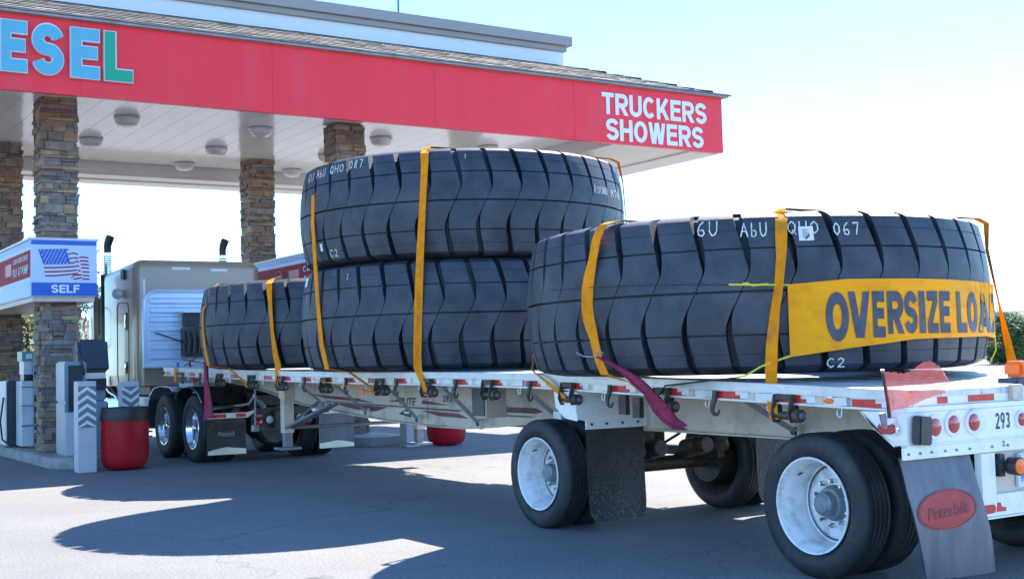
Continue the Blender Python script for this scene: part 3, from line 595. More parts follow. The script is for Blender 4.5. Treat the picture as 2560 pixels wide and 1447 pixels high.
# ------------------------------------------------------------------ flatbed trailer
ZD = [(4.5, 1.182), (4.8, 1.185), (5.56, 1.209), (6.21, 1.23), (7.48, 1.264), (8.66, 1.300), (10.35, 1.318), (11.92, 1.324), (13.65, 1.340), (16.4, 1.386), (19.3, 1.438), (22, 1.48)]
def lerp(tab, x):
    for (a, b), (c, d) in zip(tab, tab[1:]):
        if x <= c: return b+(d-b)*(x-a)/(c-a)
    return tab[-1][1]
def zd(y): return lerp(ZD, y)
LX, RX, TR0, TR1 = 5.74, 8.33, 4.80, 19.22
trailer = thing('flatbed_trailer', (7.03, 12, 0), 'long pale aluminium flatbed trailer with spread axles, carrying the giant tyres', 'trailer')
def strip(mb, x0, x1, z0, z1, m, y0=TR0, y1=TR1, n=30):     # bar that follows the deck's arch; z relative to deck
    ys = [y0+(y1-y0)*i/n for i in range(n+1)]; vs = []
    for y in ys: z = zd(y); vs += [(x0, y, z+z0), (x1, y, z+z0), (x1, y, z+z1), (x0, y, z+z1)]
    fs = [(3, 2, 1, 0), tuple(n*4+k for k in range(4))]+[(i*4+k, i*4+(k+1) % 4, (i+1)*4+(k+1) % 4, (i+1)*4+k) for i in range(n) for k in range(4)]
    mb.add(vs, fs, m)
mb = MB(); x = LX+0.082
for k in range(13):
    x1 = x+(RX-LX-0.164)/13; strip(mb, x+.003, x1-.003, -0.045, -0.004-0.002*(k % 2), DECK); x = x1
mb.build('deck', trailer)
mb = MB()
for s_, xa in ((1, LX), (-1, RX)):
    strip(mb, xa, xa+s_*0.08, -0.052, 0.0, ALU); strip(mb, xa-s_*0.006, xa+s_*0.02, -0.012, -0.002, ALU); strip(mb, xa-s_*0.005, xa+s_*0.02, -0.060, -0.052, ALU)
    strip(mb, xa+s_*0.022, xa+s_*0.07, -0.113, -0.061, ALU); strip(mb, xa-s_*0.004, xa+s_*0.03, -0.128, -0.114, ALU)
rails = mb.build('side_rail', trailer)
PK = [4.663+0.604*k for k in range(24)]
mb = MB(); mc = MB(); tr = MB(); tw = MB(); ro = MB(); s_, xa = 1, LX
for y in PK:
    if y > 4.75:
        z = zd(y); mb.bx(xa-0.003, xa+0.0205, y+.01, y+.195, z-.110, z-.062, ALU)
        ring_ = [(xa+.012, y+.08+.022*math.cos(a), z-.155+.026*math.sin(a)) for a in [k*math.pi/6-2.2 for k in range(9)]]
        ro.tube([(xa+.012, y+.06, z-.125)]+ring_, 0.006, ALU, 6)
        mc.bx(xa+.004, xa+.0205, y+.205, y+.272, z-.108, z-.063, BEAM)
    z = zd(y+.4)
    tw.bx(xa+.016, xa+.0205, y+.28, y+.36, z-.110, z-.064, TAPEW)
    if y+.6 < TR1: tr.poly([(xa+.0205, y+.362, z-.112), (xa+.0205, y+.59, z-.112), (xa+.0205, y+.59, z-.064), (xa+.0205, y+.415, z-.064), (xa+.0205, y+.415, z-.088), (xa+.0205, y+.362, z-.088)], (-1, 0, 0), .0025, TAPER)
each(mb, 'stake_pocket', trailer); each(mc, 'pocket_gap', trailer); each(tr, 'red_reflective_tape', trailer); each(tw, 'white_reflective_tape', trailer); each(ro, 'rope_hook', trailer)
# winches and J-hooks on the left rail
def winch(y, s_=1, xa=LX):
    z = zd(y)-.128; mb = MB()
    for yy in (y-.075, y+.075):
        mb.poly([(xa-s_*.025, yy-.006, z+.066), (xa+s_*.03, yy-.006, z+.066), (xa+s_*.045, yy-.006, z-.05), (xa+s_*.02, yy-.006, z-.115), (xa-s_*.03, yy-.006, z-.115), (xa-s_*.055, yy-.006, z-.06)], (0, 1, 0), .012, STEEL)
    mb.tube([(xa-s_*.005, y-.11, z-.07), (xa-s_*.005, y+.09, z-.07)], 0.026, STEEL, 12); mb.tube([(xa-s_*.005, y-.145, z-.07), (xa-s_*.005, y-.10, z-.07)], [.042, .045], STEEL, 14); mb.tube([(xa-s_*.005, y-.165, z-.07), (xa-s_*.005, y-.14, z-.07)], .02, GREY, 10)
    mb.bx(xa-s_*.02, xa-s_*.012, y-.07, y+.07, z+.03, z+.066, STEEL); mb.build('strap_winch', trailer, smooth=40)
WY = [16.60, 15.35, 14.36, 13.04, 11.62, 10.60, 9.46, 8.22, 7.03, 5.80]
for y in WY: winch(y)
for y in (18.6, 17.6, 16.6, 14.36, 11.62, 10.6, 9.46, 8.22, 7.03, 5.80): winch(y, -1, RX)
def jhook(y):
    z = zd(y)-.128; mb = MB(); xa = LX
    pth = [(xa-.008, y+.012, z+.064), (xa-.012, y+.016, z+.01), (xa-.02, y+.03, z-.04), (xa-.02, y+.035, z-.075), (xa-.02, y+.015, z-.098), (xa-.02, y-.012, z-.098), (xa-.02, y-.032, z-.08), (xa-.02, y-.036, z-.062)]
    mb.tube(pth, [.02, .019, .016, .014, .013, .012, .010, .006], STEEL, 8); mb.build('chain_hook', trailer, smooth=50)
for y in (13.6, 12.44, 11.23, 10.02, 8.76, 7.64, 6.44, 17.4, 18.2): jhook(y)
# main beams (fish-belly) and flanges
BB = [(4.9, .80), (6.49, .811), (8.22, .817), (9.83, .820), (10.5, .765), (11.0, .728), (11.75, .728), (12.7, .752), (13.75, .80), (14.33, .84), (15.48, .906), (16.3, 1.02), (17.57, 1.155), (19.1, 1.24)]
def beam(xc):
    mb = MB(); ys = [4.9+14.2*i/48 for i in range(49)]
    for (xa, xb, fa, fb) in ((xc-.008, xc+.008, 0, 1), (xc-.075, xc+.075, -.012, 0), ):
        vs = []
        for y in ys:
            zb = lerp(BB, y); zt = zd(y)-.05 if fb == 1 else zb+fb
            vs += [(xa, y, zb+fa), (xb, y, zb+fa), (xb, y, zt), (xa, y, zt)]
        n = 48; mb.add(vs, [(3, 2, 1, 0), tuple(n*4+k for k in range(4))]+[(i*4+k, i*4+(k+1) % 4, (i+1)*4+(k+1) % 4, (i+1)*4+k) for i in range(n) for k in range(4)], BEAM)
    return mb.build('main_beam', trailer)
b1 = beam(6.5); beam(7.57)
# stripes and lettering on the visible beam
mb = MB(); XB = 6.4905
def art(pts, m): mb.poly([(XB, y, z) for y, z in pts], (-1, 0, 0), .002, m)
art([(15.25, 1.035), (14.75, .985), (13.35, .945), (13.75, .995)], ARTR); art([(14.85, .955), (14.6, .94), (11.35, .885), (11.2, .905)], ARTB); art([(14.6, .935), (13.95, .925), (12.95, .905), (13.3, .85), (13.85, .86)], ARTR)
art([(12.95, .975), (12.7, 1.0), (12.55, .965)], ARTR); art([(12.1, 1.0), (11.95, .985), (11.5, .95), (12.15, .955)], ARTR); art([(12.15, .885), (11.35, .87), (11.1, .82), (11.75, .83)], ARTR)
art([(10.95, .905), (10.75, .955), (9.85, .955), (9.72, .92), (9.85, .90)], ARTR); art([(11.0, .88), (10.95, .865), (9.95, .86), (9.85, .875)], ARTB)
put_text(mb, 'PLITE', plane((XB, 12.68, .935), (0, -.42, 0), (0, 0, .085), (-1, 0, 0)), STEEL, .002, .02, 1, .3)
put_text(mb, '293', plane((XB, 11.66, .985), (0, -.20, 0), (0, 0, .07), (-1, 0, 0)), DARKT, .002, .02)
mb.poly([(XB, 12.70, .835), (XB, 12.40, .80), (XB, 12.40, .865), (XB, 12.52, .885)], (-1, 0, 0), .003, DARKT); mb.bx(XB-.004, XB, 12.44, 12.56, .84, .865, PAPER)
mb.bx(XB-.002, XB, 12.0, 12.004, .76, 1.19, STEEL)
mb.build('beam_artwork', trailer)
# crossmembers and braces
mb = MB(); y = 5.1
while y < 19.1: mb.bx(LX+.03, RX-.03, y-.03, y+.03, zd(y)-.105, zd(y)-.05, BEAM); y += .305
each(mb, 'crossmember', trailer)
for (y0, y1) in ((14.05, 14.75), (12.9, 13.5), (11.6, 12.2), (10.4, 10.88), (8.95, 9.42), (6.2, 6.45)):
    for s_, xt, xb in ((1, 5.79, 6.47), (-1, 8.28, 7.60)):
        mb = MB(); za = zd(y0)-.13; zb = lerp(BB, y1)+.045; p = Vector((xt, y0, za)); q = Vector((xb, y1, zb)); d = q-p
        sd = Vector((0, 1, 0)); mb.ribbon([p, q], [sd, sd], [.075, .075], ALU if s_ > 0 else BEAM, .014); mb.tube([q+Vector((-.02*s_, 0, 0)), q+Vector((.03*s_, 0, 0))], .03, STEEL, 10); mb.bx(q.x-.02, q.x+.02, q.y-.055, q.y-.045, q.z-.06, q.z+.05, PAPER); mb.build('diagonal_brace', trailer)
# tool pocket
mb = MB(); mb.bx(5.95, 6.18, 9.87, 10.10, .885, 1.19, BEAM); tb = mb.build('document_box', trailer, bevel=.008); mb = MB(); mb.bx(5.938, 5.949, 9.885, 10.10, .90, 1.16, DISD); mb.build('door_flap', tb)
mb = MB(); mb.bx(6.1, 6.3, 8.86, 8.98, .82, .96, WHT); mb.build('abs_box', trailer)
# landing gear
for xl, foot in ((6.0, .36), (7.9, .31)):
    mb = MB(); mb.bx(xl, xl+.13, 14.93, 15.06, foot+.2, 1.28, BEAM); mb.bx(xl+.015, xl+.115, 14.945, 15.045, foot+.02, foot+.24, GREY); mb.bx(xl-.07, xl+.2, 14.86, 15.13, foot-.012, foot+.015, GREY); mb.bx(xl-.01, xl+.14, 14.9, 15.09, 1.0, 1.20, BEAM)
    lg = mb.build('landing_leg', trailer)
    mb = MB()
    for dx in (0.02, .1): mb.tube([(xl+dx, 14.95, .62), (xl+dx+.18, 13.95, .93)], .022, GREY, 8)
    mb.tube([(xl+.06, 15.02, .62), (xl+.5, 14.95, .95)], .02, GREY, 8); each(mb, 'leg_brace', lg)
mb = MB(); mb.tube([(6.05, 15.0, .62), (7.95, 15.0, .62)], .024, GREY, 8); mb.tube([(5.85, 15.55, 1.24), (5.86, 15.6, .62)], .012, GREY, 6); mb.tube([(5.86, 15.60, .65), (5.86, 15.61, .57)], .05, GREY, 12); mb.build('crank_shaft', trailer)
# axles, suspension
Y1, Y2 = 5.638, 8.762
for y in (Y1, Y2):
    for xc_, s_ in ((5.765, 1), (8.295, -1)): wheel(trailer, xc_, y, .455, s_)
    mb = MB(); mb.tube([(6.1, y, .455), (7.96, y, .455)], .066, STEEL, 16); mb.tube([(6.12, y, .455), (6.42, y, .455)], .205, STEEL, 24); mb.tube([(7.64, y, .455), (7.94, y, .455)], .205, STEEL, 24)
    mb.tube([(6.75, y+.02, .40), (6.85, y+.02, .40)], .1, STEEL, 14); mb.build('axle', trailer, smooth=40)
    for xs in (6.56, 7.51):
        mb = MB(); mb.bx(xs-.05, xs+.05, y-.07, y+.62, .50, .58, STEEL); mb.bx(xs-.06, xs+.06, y+.5, y+.68, .50, .82, STEEL)
        mb.lathe([(0, .0), (0, .12), (.04, .135), (.1, .12), (.13, .135), (.2, .13), (.24, .10), (.24, 0)], (xs, y-.28, .56), (0, 0, 1), BLK, 20); mb.bx(xs-.04, xs+.04, y-.36, y-.05, .50, .56, STEEL); mb.build('air_suspension', trailer, smooth=40)
    mb = MB()
    for xs in (6.78, 7.3):
        mb.tube([(xs, y-.32, .62), (xs, y-.12, .58)], .085, STEEL, 16); mb.tube([(xs, y-.42, .63), (xs, y-.32, .62)], .07, STEEL, 16); mb.tube([(xs, y-.12, .58), (xs, y+.02, .52)], .02, STEEL, 8)
    each(mb, 'brake_chamber', trailer, smooth=40)
mb = MB(); mb.tube([(6.75, 6.7, .78), (7.35, 6.7, .78)], .13, GREY, 20); mb.tube([(6.7, 5, .95), (6.72, 9, .9), (6.7, 14, .9)], .012, CORD, 6); mb.tube([(6.8, 7.8, .95), (6.85, 8.2, .75), (6.9, 8.6, .6)], .012, CORD, 6); mb.build('air_tank', trailer, smooth=40)
# splash guards behind front axle
for s_, xa in ((1, 5.74), (-1, 8.33)):
    mb = MB(); Yb = 8.10; X = lambda d: xa+s_*d
    mb.poly([(X(0), Yb, 1.145), (X(.70), Yb, 1.145), (X(.70), Yb, .845), (X(.075), Yb, .845), (X(.075), Yb, .915), (X(0.0), Yb, .93), (X(-.02), Yb, 1.0)], (0, 1, 0), .012, WHT)
    mb.poly([(X(-.004), Yb+.012, 1.15), (X(-.004), Yb+.33, 1.15), (X(-.004), Yb+.31, 1.02), (X(-.004), Yb+.18, .935), (X(-.004), Yb+.012, .915)], (s_, 0, 0), .012, WHT)
    mb.build('flap_bracket', trailer, bevel=.003)
    mb = MB(); vs = []; nx, nz = 8, 12
    for j in range(nz+1):
        for i in range(nx+1):
            u = i/nx; v = j/nz; rr = .06; 
            xx = .085+.585*u; zz = .84-.73*v+.0
            if v > .9: xx = .085+.585*(.5+(u-.5)*(1-1.6*(v-.9)))
            vs.append((X(xx), Yb+.015-.03*v*v-.012*math.sin(u*5)*v, zz))
    fs = [(j*(nx+1)+i, j*(nx+1)+i+1, (j+1)*(nx+1)+i+1, (j+1)*(nx+1)+i) for j in range(nz) for i in range(nx)]
    mb.add(vs, fs, FLAPD); mb.add([(a, b_+.010, c_) for a, b_, c_ in vs], [tuple(reversed(f)) for f in fs], FLAPD); mb.build('mud_flap', trailer, smooth=50)
    mb = MB()
    for d_ in (.13, .28, .44, .60): mb.tube([(X(d_), Yb-.012, .885), (X(d_), Yb, .885)], .011, STEEL, 8)
    each(mb, 'flap_bolt', trailer)
# brackets below rail near winch
mb = MB(); mb.bx(5.76, 5.80, 7.50, 7.59, .98, 1.13, STEEL); mb.bx(5.76, 5.80, 7.33, 7.42, .96, 1.11, STEEL); each(mb, 'spare_bracket', trailer)
# rear end
RY = 4.80; mb = MB()
mb.bx(5.72, 8.36, RY+.004, RY+.10, 1.092, 1.178, WHT); mb.bx(5.70, 8.38, RY-.016, RY+.1, 1.060, 1.090, WHT)       # header, lip
mb.bx(5.70, 8.38, RY, RY+.06, .868, 1.058, WHT); mb.bx(5.70, 8.38, RY-.012, RY+.05, .862, .872, WHT); mb.bx(5.66, 8.42, RY-.004, RY+.012, .79, .861, WHT)
rear = mb.build('rear_crossbar', trailer, bevel=.003)
for s_, xa in ((1, 5.705), (-1, 8.36)):
    mb = MB(); mb.poly([(xa, RY+.34, 1.062), (xa, RY, 1.062), (xa, RY, .868), (xa, RY+.10, .868), (xa, RY+.25, .97)], (s_, 0, 0), .008, WHT)
    mb.poly([(xa-s_*.01, RY+.34, 1.062), (xa-s_*.01, RY+.33, 1.062), (xa-s_*.01, RY+.24, .965), (xa-s_*.01, RY+.095, .860), (xa-s_*.01, RY+.08, .868), (xa-s_*.01, RY+.26, .985)], (s_, 0, 0), .03, WHT)
    gs = mb.build('corner_gusset', trailer)
    mb = MB(); mb.lathe([(0, .0), (0, 1), (.5, .95), (1, .8)], (0, 0, 0), (1, 0, 0), CHR, 20)
    vs = []; n_ = 24
    for (dx, k_) in ((0.0, 1.0), (.03, 1.0), (.051, .9)):
        for i in range(n_): a = 2*math.pi*i/n_; ca, sa = math.cos(a), math.sin(a); vs.append((xa-s_*dx, RY+.105+.074*k_*math.copysign(abs(ca)**.7, ca), .968+.036*k_*math.copysign(abs(sa)**.7, sa)))
    mb = MB(); mb.add(vs, [(i, (i+1) % n_, n_+(i+1) % n_, n_+i) for i in range(n_)]+[(n_+i, n_+(i+1) % n_, 2*n_+(i+1) % n_, 2*n_+i) for i in range(n_)], CHR); ml = mb.build('marker_lamp', gs, smooth=50)
    vs = []
    for (dx, k_) in ((.050, .86), (.058, .78), (.060, .0)):
        for i in range(n_): a = 2*math.pi*i/n_; ca, sa = math.cos(a), math.sin(a); vs.append((xa-s_*dx, RY+.105+.074*k_*math.copysign(abs(ca)**.7, ca), .968+.036*k_*math.copysign(abs(sa)**.7, sa)))
    mb = MB(); mb.add(vs, [(i, (i+1) % n_, n_+(i+1) % n_, n_+i) for i in range(n_)]+[(n_+i, n_+(i+1) % n_, 2*n_+(i+1) % n_, 2*n_+i) for i in range(n_)], REDL); mb.build('marker_lens', ml, smooth=50)
# side marker amber on rail
mb = MB(); n_ = 20
for (sc_, m_, dx0) in ((1, CHR, 0), (.78, AMB, .012)):
    vs = []
    for (dx, k_) in ((dx0, 1.0), (dx0+.012, .9), (dx0+.014, 0)):
        for i in range(n_): a = 2*math.pi*i/n_; vs.append((LX+.02-.002-dx, 5.42+.058*sc_*k_*math.cos(a), zd(5.42)-.088+.027*sc_*k_*math.sin(a)))
    mb.add(vs, [(i, (i+1) % n_, n_+(i+1) % n_, n_+i) for i in range(n_)]+[(n_+i, n_+(i+1) % n_, 2*n_+(i+1) % n_, 2*n_+i) for i in range(n_)], m_)
mb.build('side_marker', trailer, smooth=50)
for xl, zl in ((5.935, .965), (6.10, .975), (6.285, .977), (6.745, .972), (6.90, .972), (7.05, .972), (7.75, .972), (7.94, .972), (8.12, .972)):
    small = 6.7 < xl < 7.1; k_ = .78 if small else 1.0
    mb = MB(); mb.lathe([(0, .074*k_), (.012, .074*k_), (.016, .066*k_), (.012, .052*k_), (.004, .05*k_)], (xl, RY-.0005, zl), (0, -1, 0), WHT, 28); rl = mb.build('tail_lamp', trailer, smooth=40)
    mb = MB(); mb.lathe([(.006, .052*k_), (.016, .048*k_), (.021, .03*k_), (.022, 0)], (xl, RY-.0005, zl), (0, -1, 0), REDL, 28); mb.build('lamp_lens', rl, smooth=40)
mb = MB(); put_block(mb, '293', plane((6.50, RY-.0015, .925), (.135, 0, 0), (0, 0, .10), (0, -1, 0)), DARKT, .002, .15, .22); mb.build('unit_number', trailer)
mb = MB()
for x0, x1 in ((5.98, 6.07), (6.26, 6.50), (6.80, 7.1), (7.35, 7.6), (7.85, 8.1)): mb.bx(x0, x1, RY+.0005, RY+.0035, 1.100, 1.152, TAPER)
mb.bx(6.36, 6.44, RY-.0025, RY-.001, .425, .475, TAPER)
each(mb, 'rear_tape', trailer)
mb = MB()
for xx in (5.70, 5.80, 5.90, 6.02, 6.12, 6.24, 6.45, 6.60): mb.tube([(xx, RY-.012, .823), (xx, RY-.004, .823)], .008, GREY, 8)
for zz in (.845, .825): mb.tube([(6.56, RY-.012, zz), (6.56, RY-.004, zz)], .007, GREY, 8)
each(mb, 'rivet', trailer)
mb = MB(); mb.box((5.79, RY-.036, .955), (.125, .06, .165), BLK, Matrix.Rotation(R(6), 3, 'Y') @ Matrix.Rotation(R(8), 3, 'Z')); mb.build('rubber_dock_bumper', trailer, bevel=.008)
mb = MB(); mb.bx(6.64, 6.74, RY-.03, RY-.0, 1.10, 1.19, BEAM); mb.build('beacon_bracket', trailer)
# underride guard
mb = MB(); mb.bx(6.35, 6.48, RY, RY+.05, .405, .785, WHT); mb.bx(7.58, 7.71, RY, RY+.05, .405, .785, WHT); mb.bx(6.482, 7.578, RY, RY+.05, .405, .535, WHT); mb.bx(6.482, 7.578, RY+.02, RY+.04, .536, .785, SCRM); mb.bx(6.33, 7.73, RY-.01, RY+.06, .392, .403, WHT); ur = mb.build('underride_guard', trailer, bevel=.002)
mb = MB(); mb.poly([(6.36, RY-.001, .425), (6.455, RY-.001, .428), (6.465, RY-.001, .455), (6.45, RY-.001, .478), (6.36, RY-.001, .478)], (0, -1, 0), .002, TAPER); mb.poly([(6.47, RY-.001, .43), (6.56, RY-.001, .43), (6.56, RY-.001, .452), (6.52, RY-.001, .458), (6.51, RY-.001, .485), (6.48, RY-.001, .483)], (0, -1, 0), .002, TAPER); each(mb, 'torn_tape', ur)
mb = MB(); mb.bx(6.50, 6.545, RY-.02, RY+.018, .64, .775, BLK); mb.lathe([(0, .052), (.07, .056), (.075, .054), (.07, .050)], (6.59, RY-.02, .70), (0, -1, 0), BLK, 24); mb.lathe([(0, .0), (0, .05)], (6.59, RY-.02, .70), (0, -1, 0), BLK, 24); ol = mb.build('turn_lamp', trailer, smooth=40)
mb = MB(); mb.lathe([(.062, .049), (.076, .048), (.08, .035), (.082, 0)], (6.59, RY-.02, .70), (0, -1, 0), AMB, 24); mb.build('lamp_lens', ol, smooth=40)
mb = MB(); mb.bx(6.69, 6.99, RY-.006, RY+.016, .56, .71, TAPEW); pl_ = mb.build('licence_plate', trailer, bevel=.004)
mb = MB(); mb.bx(6.70, 6.76, RY-.009, RY-.0065, .672, .692, SBLU); put_text(mb, 'W5', plane((6.705, RY-.0065, .585), (.07, 0, 0), (0, 0, .075), (0, -1, 0)), SBLU, .002, .01); mb.build('plate_print', pl_)
mb = MB(); vs = []
mb.tube([(6.68, RY-.01, .745), (6.70, RY-.01, .765), (6.80, RY-.01, .765), (6.82, RY-.01, .745), (6.80, RY-.01, .727), (6.70, RY-.01, .727), (6.68, RY-.01, .745)], .006, CHR, 8); mb.bx(6.70, 6.80, RY-.018, RY+.018, .73, .762, CLR); mb.build('plate_lamp', trailer)
# rear mud flaps, bulging outwards
for s_, xa in ((1, 5.66), (-1, 8.42)):
    vs = []; nx, nz = 10, 18
    for j in range(nz+1):
        for i in range(nx+1):
            u = i/nx; v = j/nz; sh = .0 + (.17*max(0, v-.25)**1.3*1.25 if s_ > 0 else 0)
            xx = xa+s_*(.0+.62*u)+sh*(1-.25*u); vs.append((xx, RY+.03-.05*math.sin(v*3.0)-.05*v+.02*math.sin(u*4+v*2)*v, .80-.70*v-.012*u))
    fs = [(j*(nx+1)+i, j*(nx+1)+i+1, (j+1)*(nx+1)+i+1, (j+1)*(nx+1)+i) for j in range(nz) for i in range(nx)]
    mb = MB(); mb.add(vs, fs, FLAPG); mb.add([(a, b_+.009, c_) for a, b_, c_ in vs], [tuple(reversed(f)) for f in fs], FLAPG); fl = mb.build('mud_flap', trailer, smooth=60)
    def fpt(u, v, d, vs=vs, nx=nx, nz=nz):
        u = min(max(u, 0), .999); v = min(max(v, 0), .999); i = int(u*nx); j = int(v*nz); fu = u*nx-i; fv = v*nz-j
        g = lambda a, b_: Vector(vs[b_*(nx+1)+a]); p = (g(i, j)*(1-fu)+g(i+1, j)*fu)*(1-fv)+(g(i, j+1)*(1-fu)+g(i+1, j+1)*fu)*fv
        return p+Vector((0, -d-.002, 0))
    mb = MB(); cu_, cv_ = .47, .43; ru, rv = .42, .16; n_ = 40
    def sl_rot(a, k_): x_ = ru*k_*math.cos(a); y_ = rv*k_*math.sin(a); return cu_+x_, cv_+y_-x_*.09
    vsA = [fpt(cu_, cv_, .004)]+[fpt(*sl_rot(2*math.pi*i/n_, kk), .004) for kk in (.25, .5, .75, 1) for i in range(n_)]
    mb.add(vsA, [(0, 1+i, 1+(i+1) % n_) for i in range(n_)]+[(1+r_*n_+i, 1+r_*n_+(i+1) % n_, 1+(r_+1)*n_+(i+1) % n_, 1+(r_+1)*n_+i) for r_ in range(3) for i in range(n_)], mat('flap_red', (0.42, 0.035, 0.035), .55, var=.2, scale=12))
    vsB = [fpt(*sl_rot(2*math.pi*i/n_, kk), .0055) for kk in (.93, .96) for i in range(n_)]
    mb.add(vsB, [(i, (i+1) % n_, n_+(i+1) % n_, n_+i) for i in range(n_)], STEEL)
    put_text(mb, 'Peterbilt', lambda a, b_, d: fpt(.17+.60*a, .49-.10*b_-.05*(a-.5), .0065), mat('flap_ink', (0.22, 0.04, 0.045), .6), 0, .012, .92, .35)
    mb.build('oval_emblem', fl)

# ------------------------------------------------------------------ giant tyres
NL = 37; PT = 360.0/NL
OFF = [(-.6, -.9), (-.55, -.9), (-.32, -2.2), (-.23, -2.3), (-.14, -1.6), (0, .6), (.14, 2.6), (.29, 2.0), (.53, 0), (.6, -.3)]
WID = [(-.6, 2.0), (-.55, 2.0), (-.32, 1.6), (-.22, 1.25), (-.12, .25), (0, .2), (.12, .25), (.22, 1.2), (.29, 1.6), (.53, 1.9), (.6, 2.0)]
def RR(v): return 1.822-.27*v*v
ROWS = []      # (v, r, circ depth, lateral depth)
def rr_(v, cd_=0, ld=.105): ROWS.append((v, RR(v)-cd_, ld))
rr_(.50); rr_(.45); rr_(.421); rr_(.420, .005); rr_(.416, .005); rr_(.415); rr_(.38); rr_(.33)
rr_(.296); rr_(.294, .03); rr_(.286, .03); rr_(.284); 
for v in (.25, .21, .17, .13, .09, .05): rr_(v)
rr_(.009); rr_(.007, .045); rr_(-.007, .045); rr_(-.009)
for v in (-.05, -.09, -.13, -.17, -.21, -.25): rr_(v)
rr_(-.284); rr_(-.286, .03); rr_(-.294, .03); rr_(-.296)
rr_(-.33); rr_(-.38); rr_(-.415); rr_(-.416, .005); rr_(-.420, .005); rr_(-.421); rr_(-.45); rr_(-.50)
TOPR = [(.515, 1.735, .105), (.538, 1.67, .09), (.548, 1.615, .02), (.556, 1.56, 0), (.560, 1.42, 0), (.552, 1.25, 0), (.53, 1.08, 0), (.48, .93, 0), (.42, .85, 0), (.37, .82, 0), (.34, .86, 0), (.39, 1.1, 0), (.38, 1.45, 0), (.25, 1.60, 0)]
ALLR = [(-v, r, l) for v, r, l in TOPR][::-1]+ROWS[::-1]+TOPR
def giant(cy, zc, phase, label, cx=7.03):
    o_ = thing('mining_tyre', (cx, cy, zc-.56), label, 'tyre', 'giant mining tyres on the trailer')
    mb = MB(); cols = []; vs = []
    for (v, r, ld) in ALLR:
        vv = max(-.6, min(.6, v)); oc = lerp(OFF, vv); wd = lerp(WID, vv)
        if abs(v) > .56 or ld == 0: pass
        for k in range(NL):
            base = phase+k*PT+oc; a0 = base-wd/2; a1 = base+wd/2; a2 = base+PT-wd/2
            dep = ld
            for (a, d) in ((a0, 0), (a0+.03, dep), (a1-.03, dep), (a1, 0), (a1+(a2-a1)*.25, 0), (a1+(a2-a1)*.5, 0), (a1+(a2-a1)*.75, 0)):
                q = R(a); rad = min(r, RR(min(abs(v), .5))-d) if d else r
                if d and abs(v) > .5: rad = r-d
                vs.append((cx+rad*math.cos(q), cy+rad*math.sin(q), zc+v))
    n_ = NL*7; L_ = len(ALLR); fs = [(i*n_+k, i*n_+(k+1) % n_, (i+1)*n_+(k+1) % n_, (i+1)*n_+k) for i in range(L_-1) for k in range(n_)]
    fs += [((L_-1)*n_+k, (L_-1)*n_+(k+1) % n_, (k+1) % n_, k) for k in range(n_)]
    mb.add(vs, fs, RUB); mb.build('tread_and_sidewall', o_, smooth=28); return o_
tn = giant(7.44, 1.835, .24, 'giant tyre nearest the tail, behind the oversize load banner')
tl = giant(12.06, 1.895, 7.01, 'giant tyre at the bottom of the two high stack')
tt = giant(12.06, 3.005, 3.47, 'giant tyre on top of the two high stack, chalked QHO 087')
tf = giant(15.72, 1.95, 1.4, 'giant tyre at the head of the trailer, next to the tractor', cx=7.09)
def cyl(cx, cy, r): return lambda th, z: Vector((cx+r*math.cos(R(th)), cy+r*math.sin(R(th)), z))
# chalk stroke font
SF = {'6': [[(.7, 1), (.3, .75), (.15, .4), (.25, .08), (.6, 0), (.8, .2), (.65, .42), (.3, .4)]], 'U': [[(.1, 1), (.1, .3), (.35, 0), (.65, .05), (.85, .35), (.85, 1)]], 'A': [[(0, 0), (.45, 1), (.9, 0)], [(.2, .4), (.75, .4)]], 'b': [[(.2, 1), (.2, 0), (.6, 0), (.8, .22), (.6, .45), (.2, .4)]],
      'Q': [[(.5, 1), (.12, .75), (.1, .3), (.45, 0), (.8, .25), (.85, .7), (.5, 1)], [(.5, .3), (.95, -.08)]], 'H': [[(.1, 1), (.1, 0)], [(.85, 1), (.85, 0)], [(.1, .5), (.85, .5)]], 'O': [[(.5, .95), (.12, .7), (.15, .2), (.5, 0), (.85, .25), (.85, .7), (.5, .95)]], '0': [[(.5, 1), (.18, .7), (.18, .3), (.5, 0), (.8, .3), (.8, .7), (.5, 1)]],
      '7': [[(.1, .95), (.85, 1), (.45, 0)]], '8': [[(.75, .9), (.3, 1), (.25, .7), (.7, .35), (.65, .02), (.2, .08), (.3, .45), (.75, .75), (.75, .9)]], 'C': [[(.85, .85), (.5, 1), (.15, .7), (.15, .3), (.5, 0), (.9, .15)]], '2': [[(.12, .8), (.45, 1), (.78, .8), (.6, .45), (.1, 0), (.95, .05)]],
      'R': [[(.1, 0), (.1, 1), (.65, .95), (.7, .6), (.1, .5), (.85, 0)]], 'N': [[(.1, 0), (.1, 1), (.8, 0), (.85, 1)]], 'D': [[(.1, 0), (.1, 1), (.6, .9), (.85, .5), (.6, .1), (.1, 0)]], 'M': [[(0, 0), (.15, 1), (.45, .4), (.75, 1), (.95, 0)]], 'T': [[(0, 1), (1, 1)], [(.5, 1), (.5, 0)]], '|': [[(.5, 1), (.5, 0)]]}
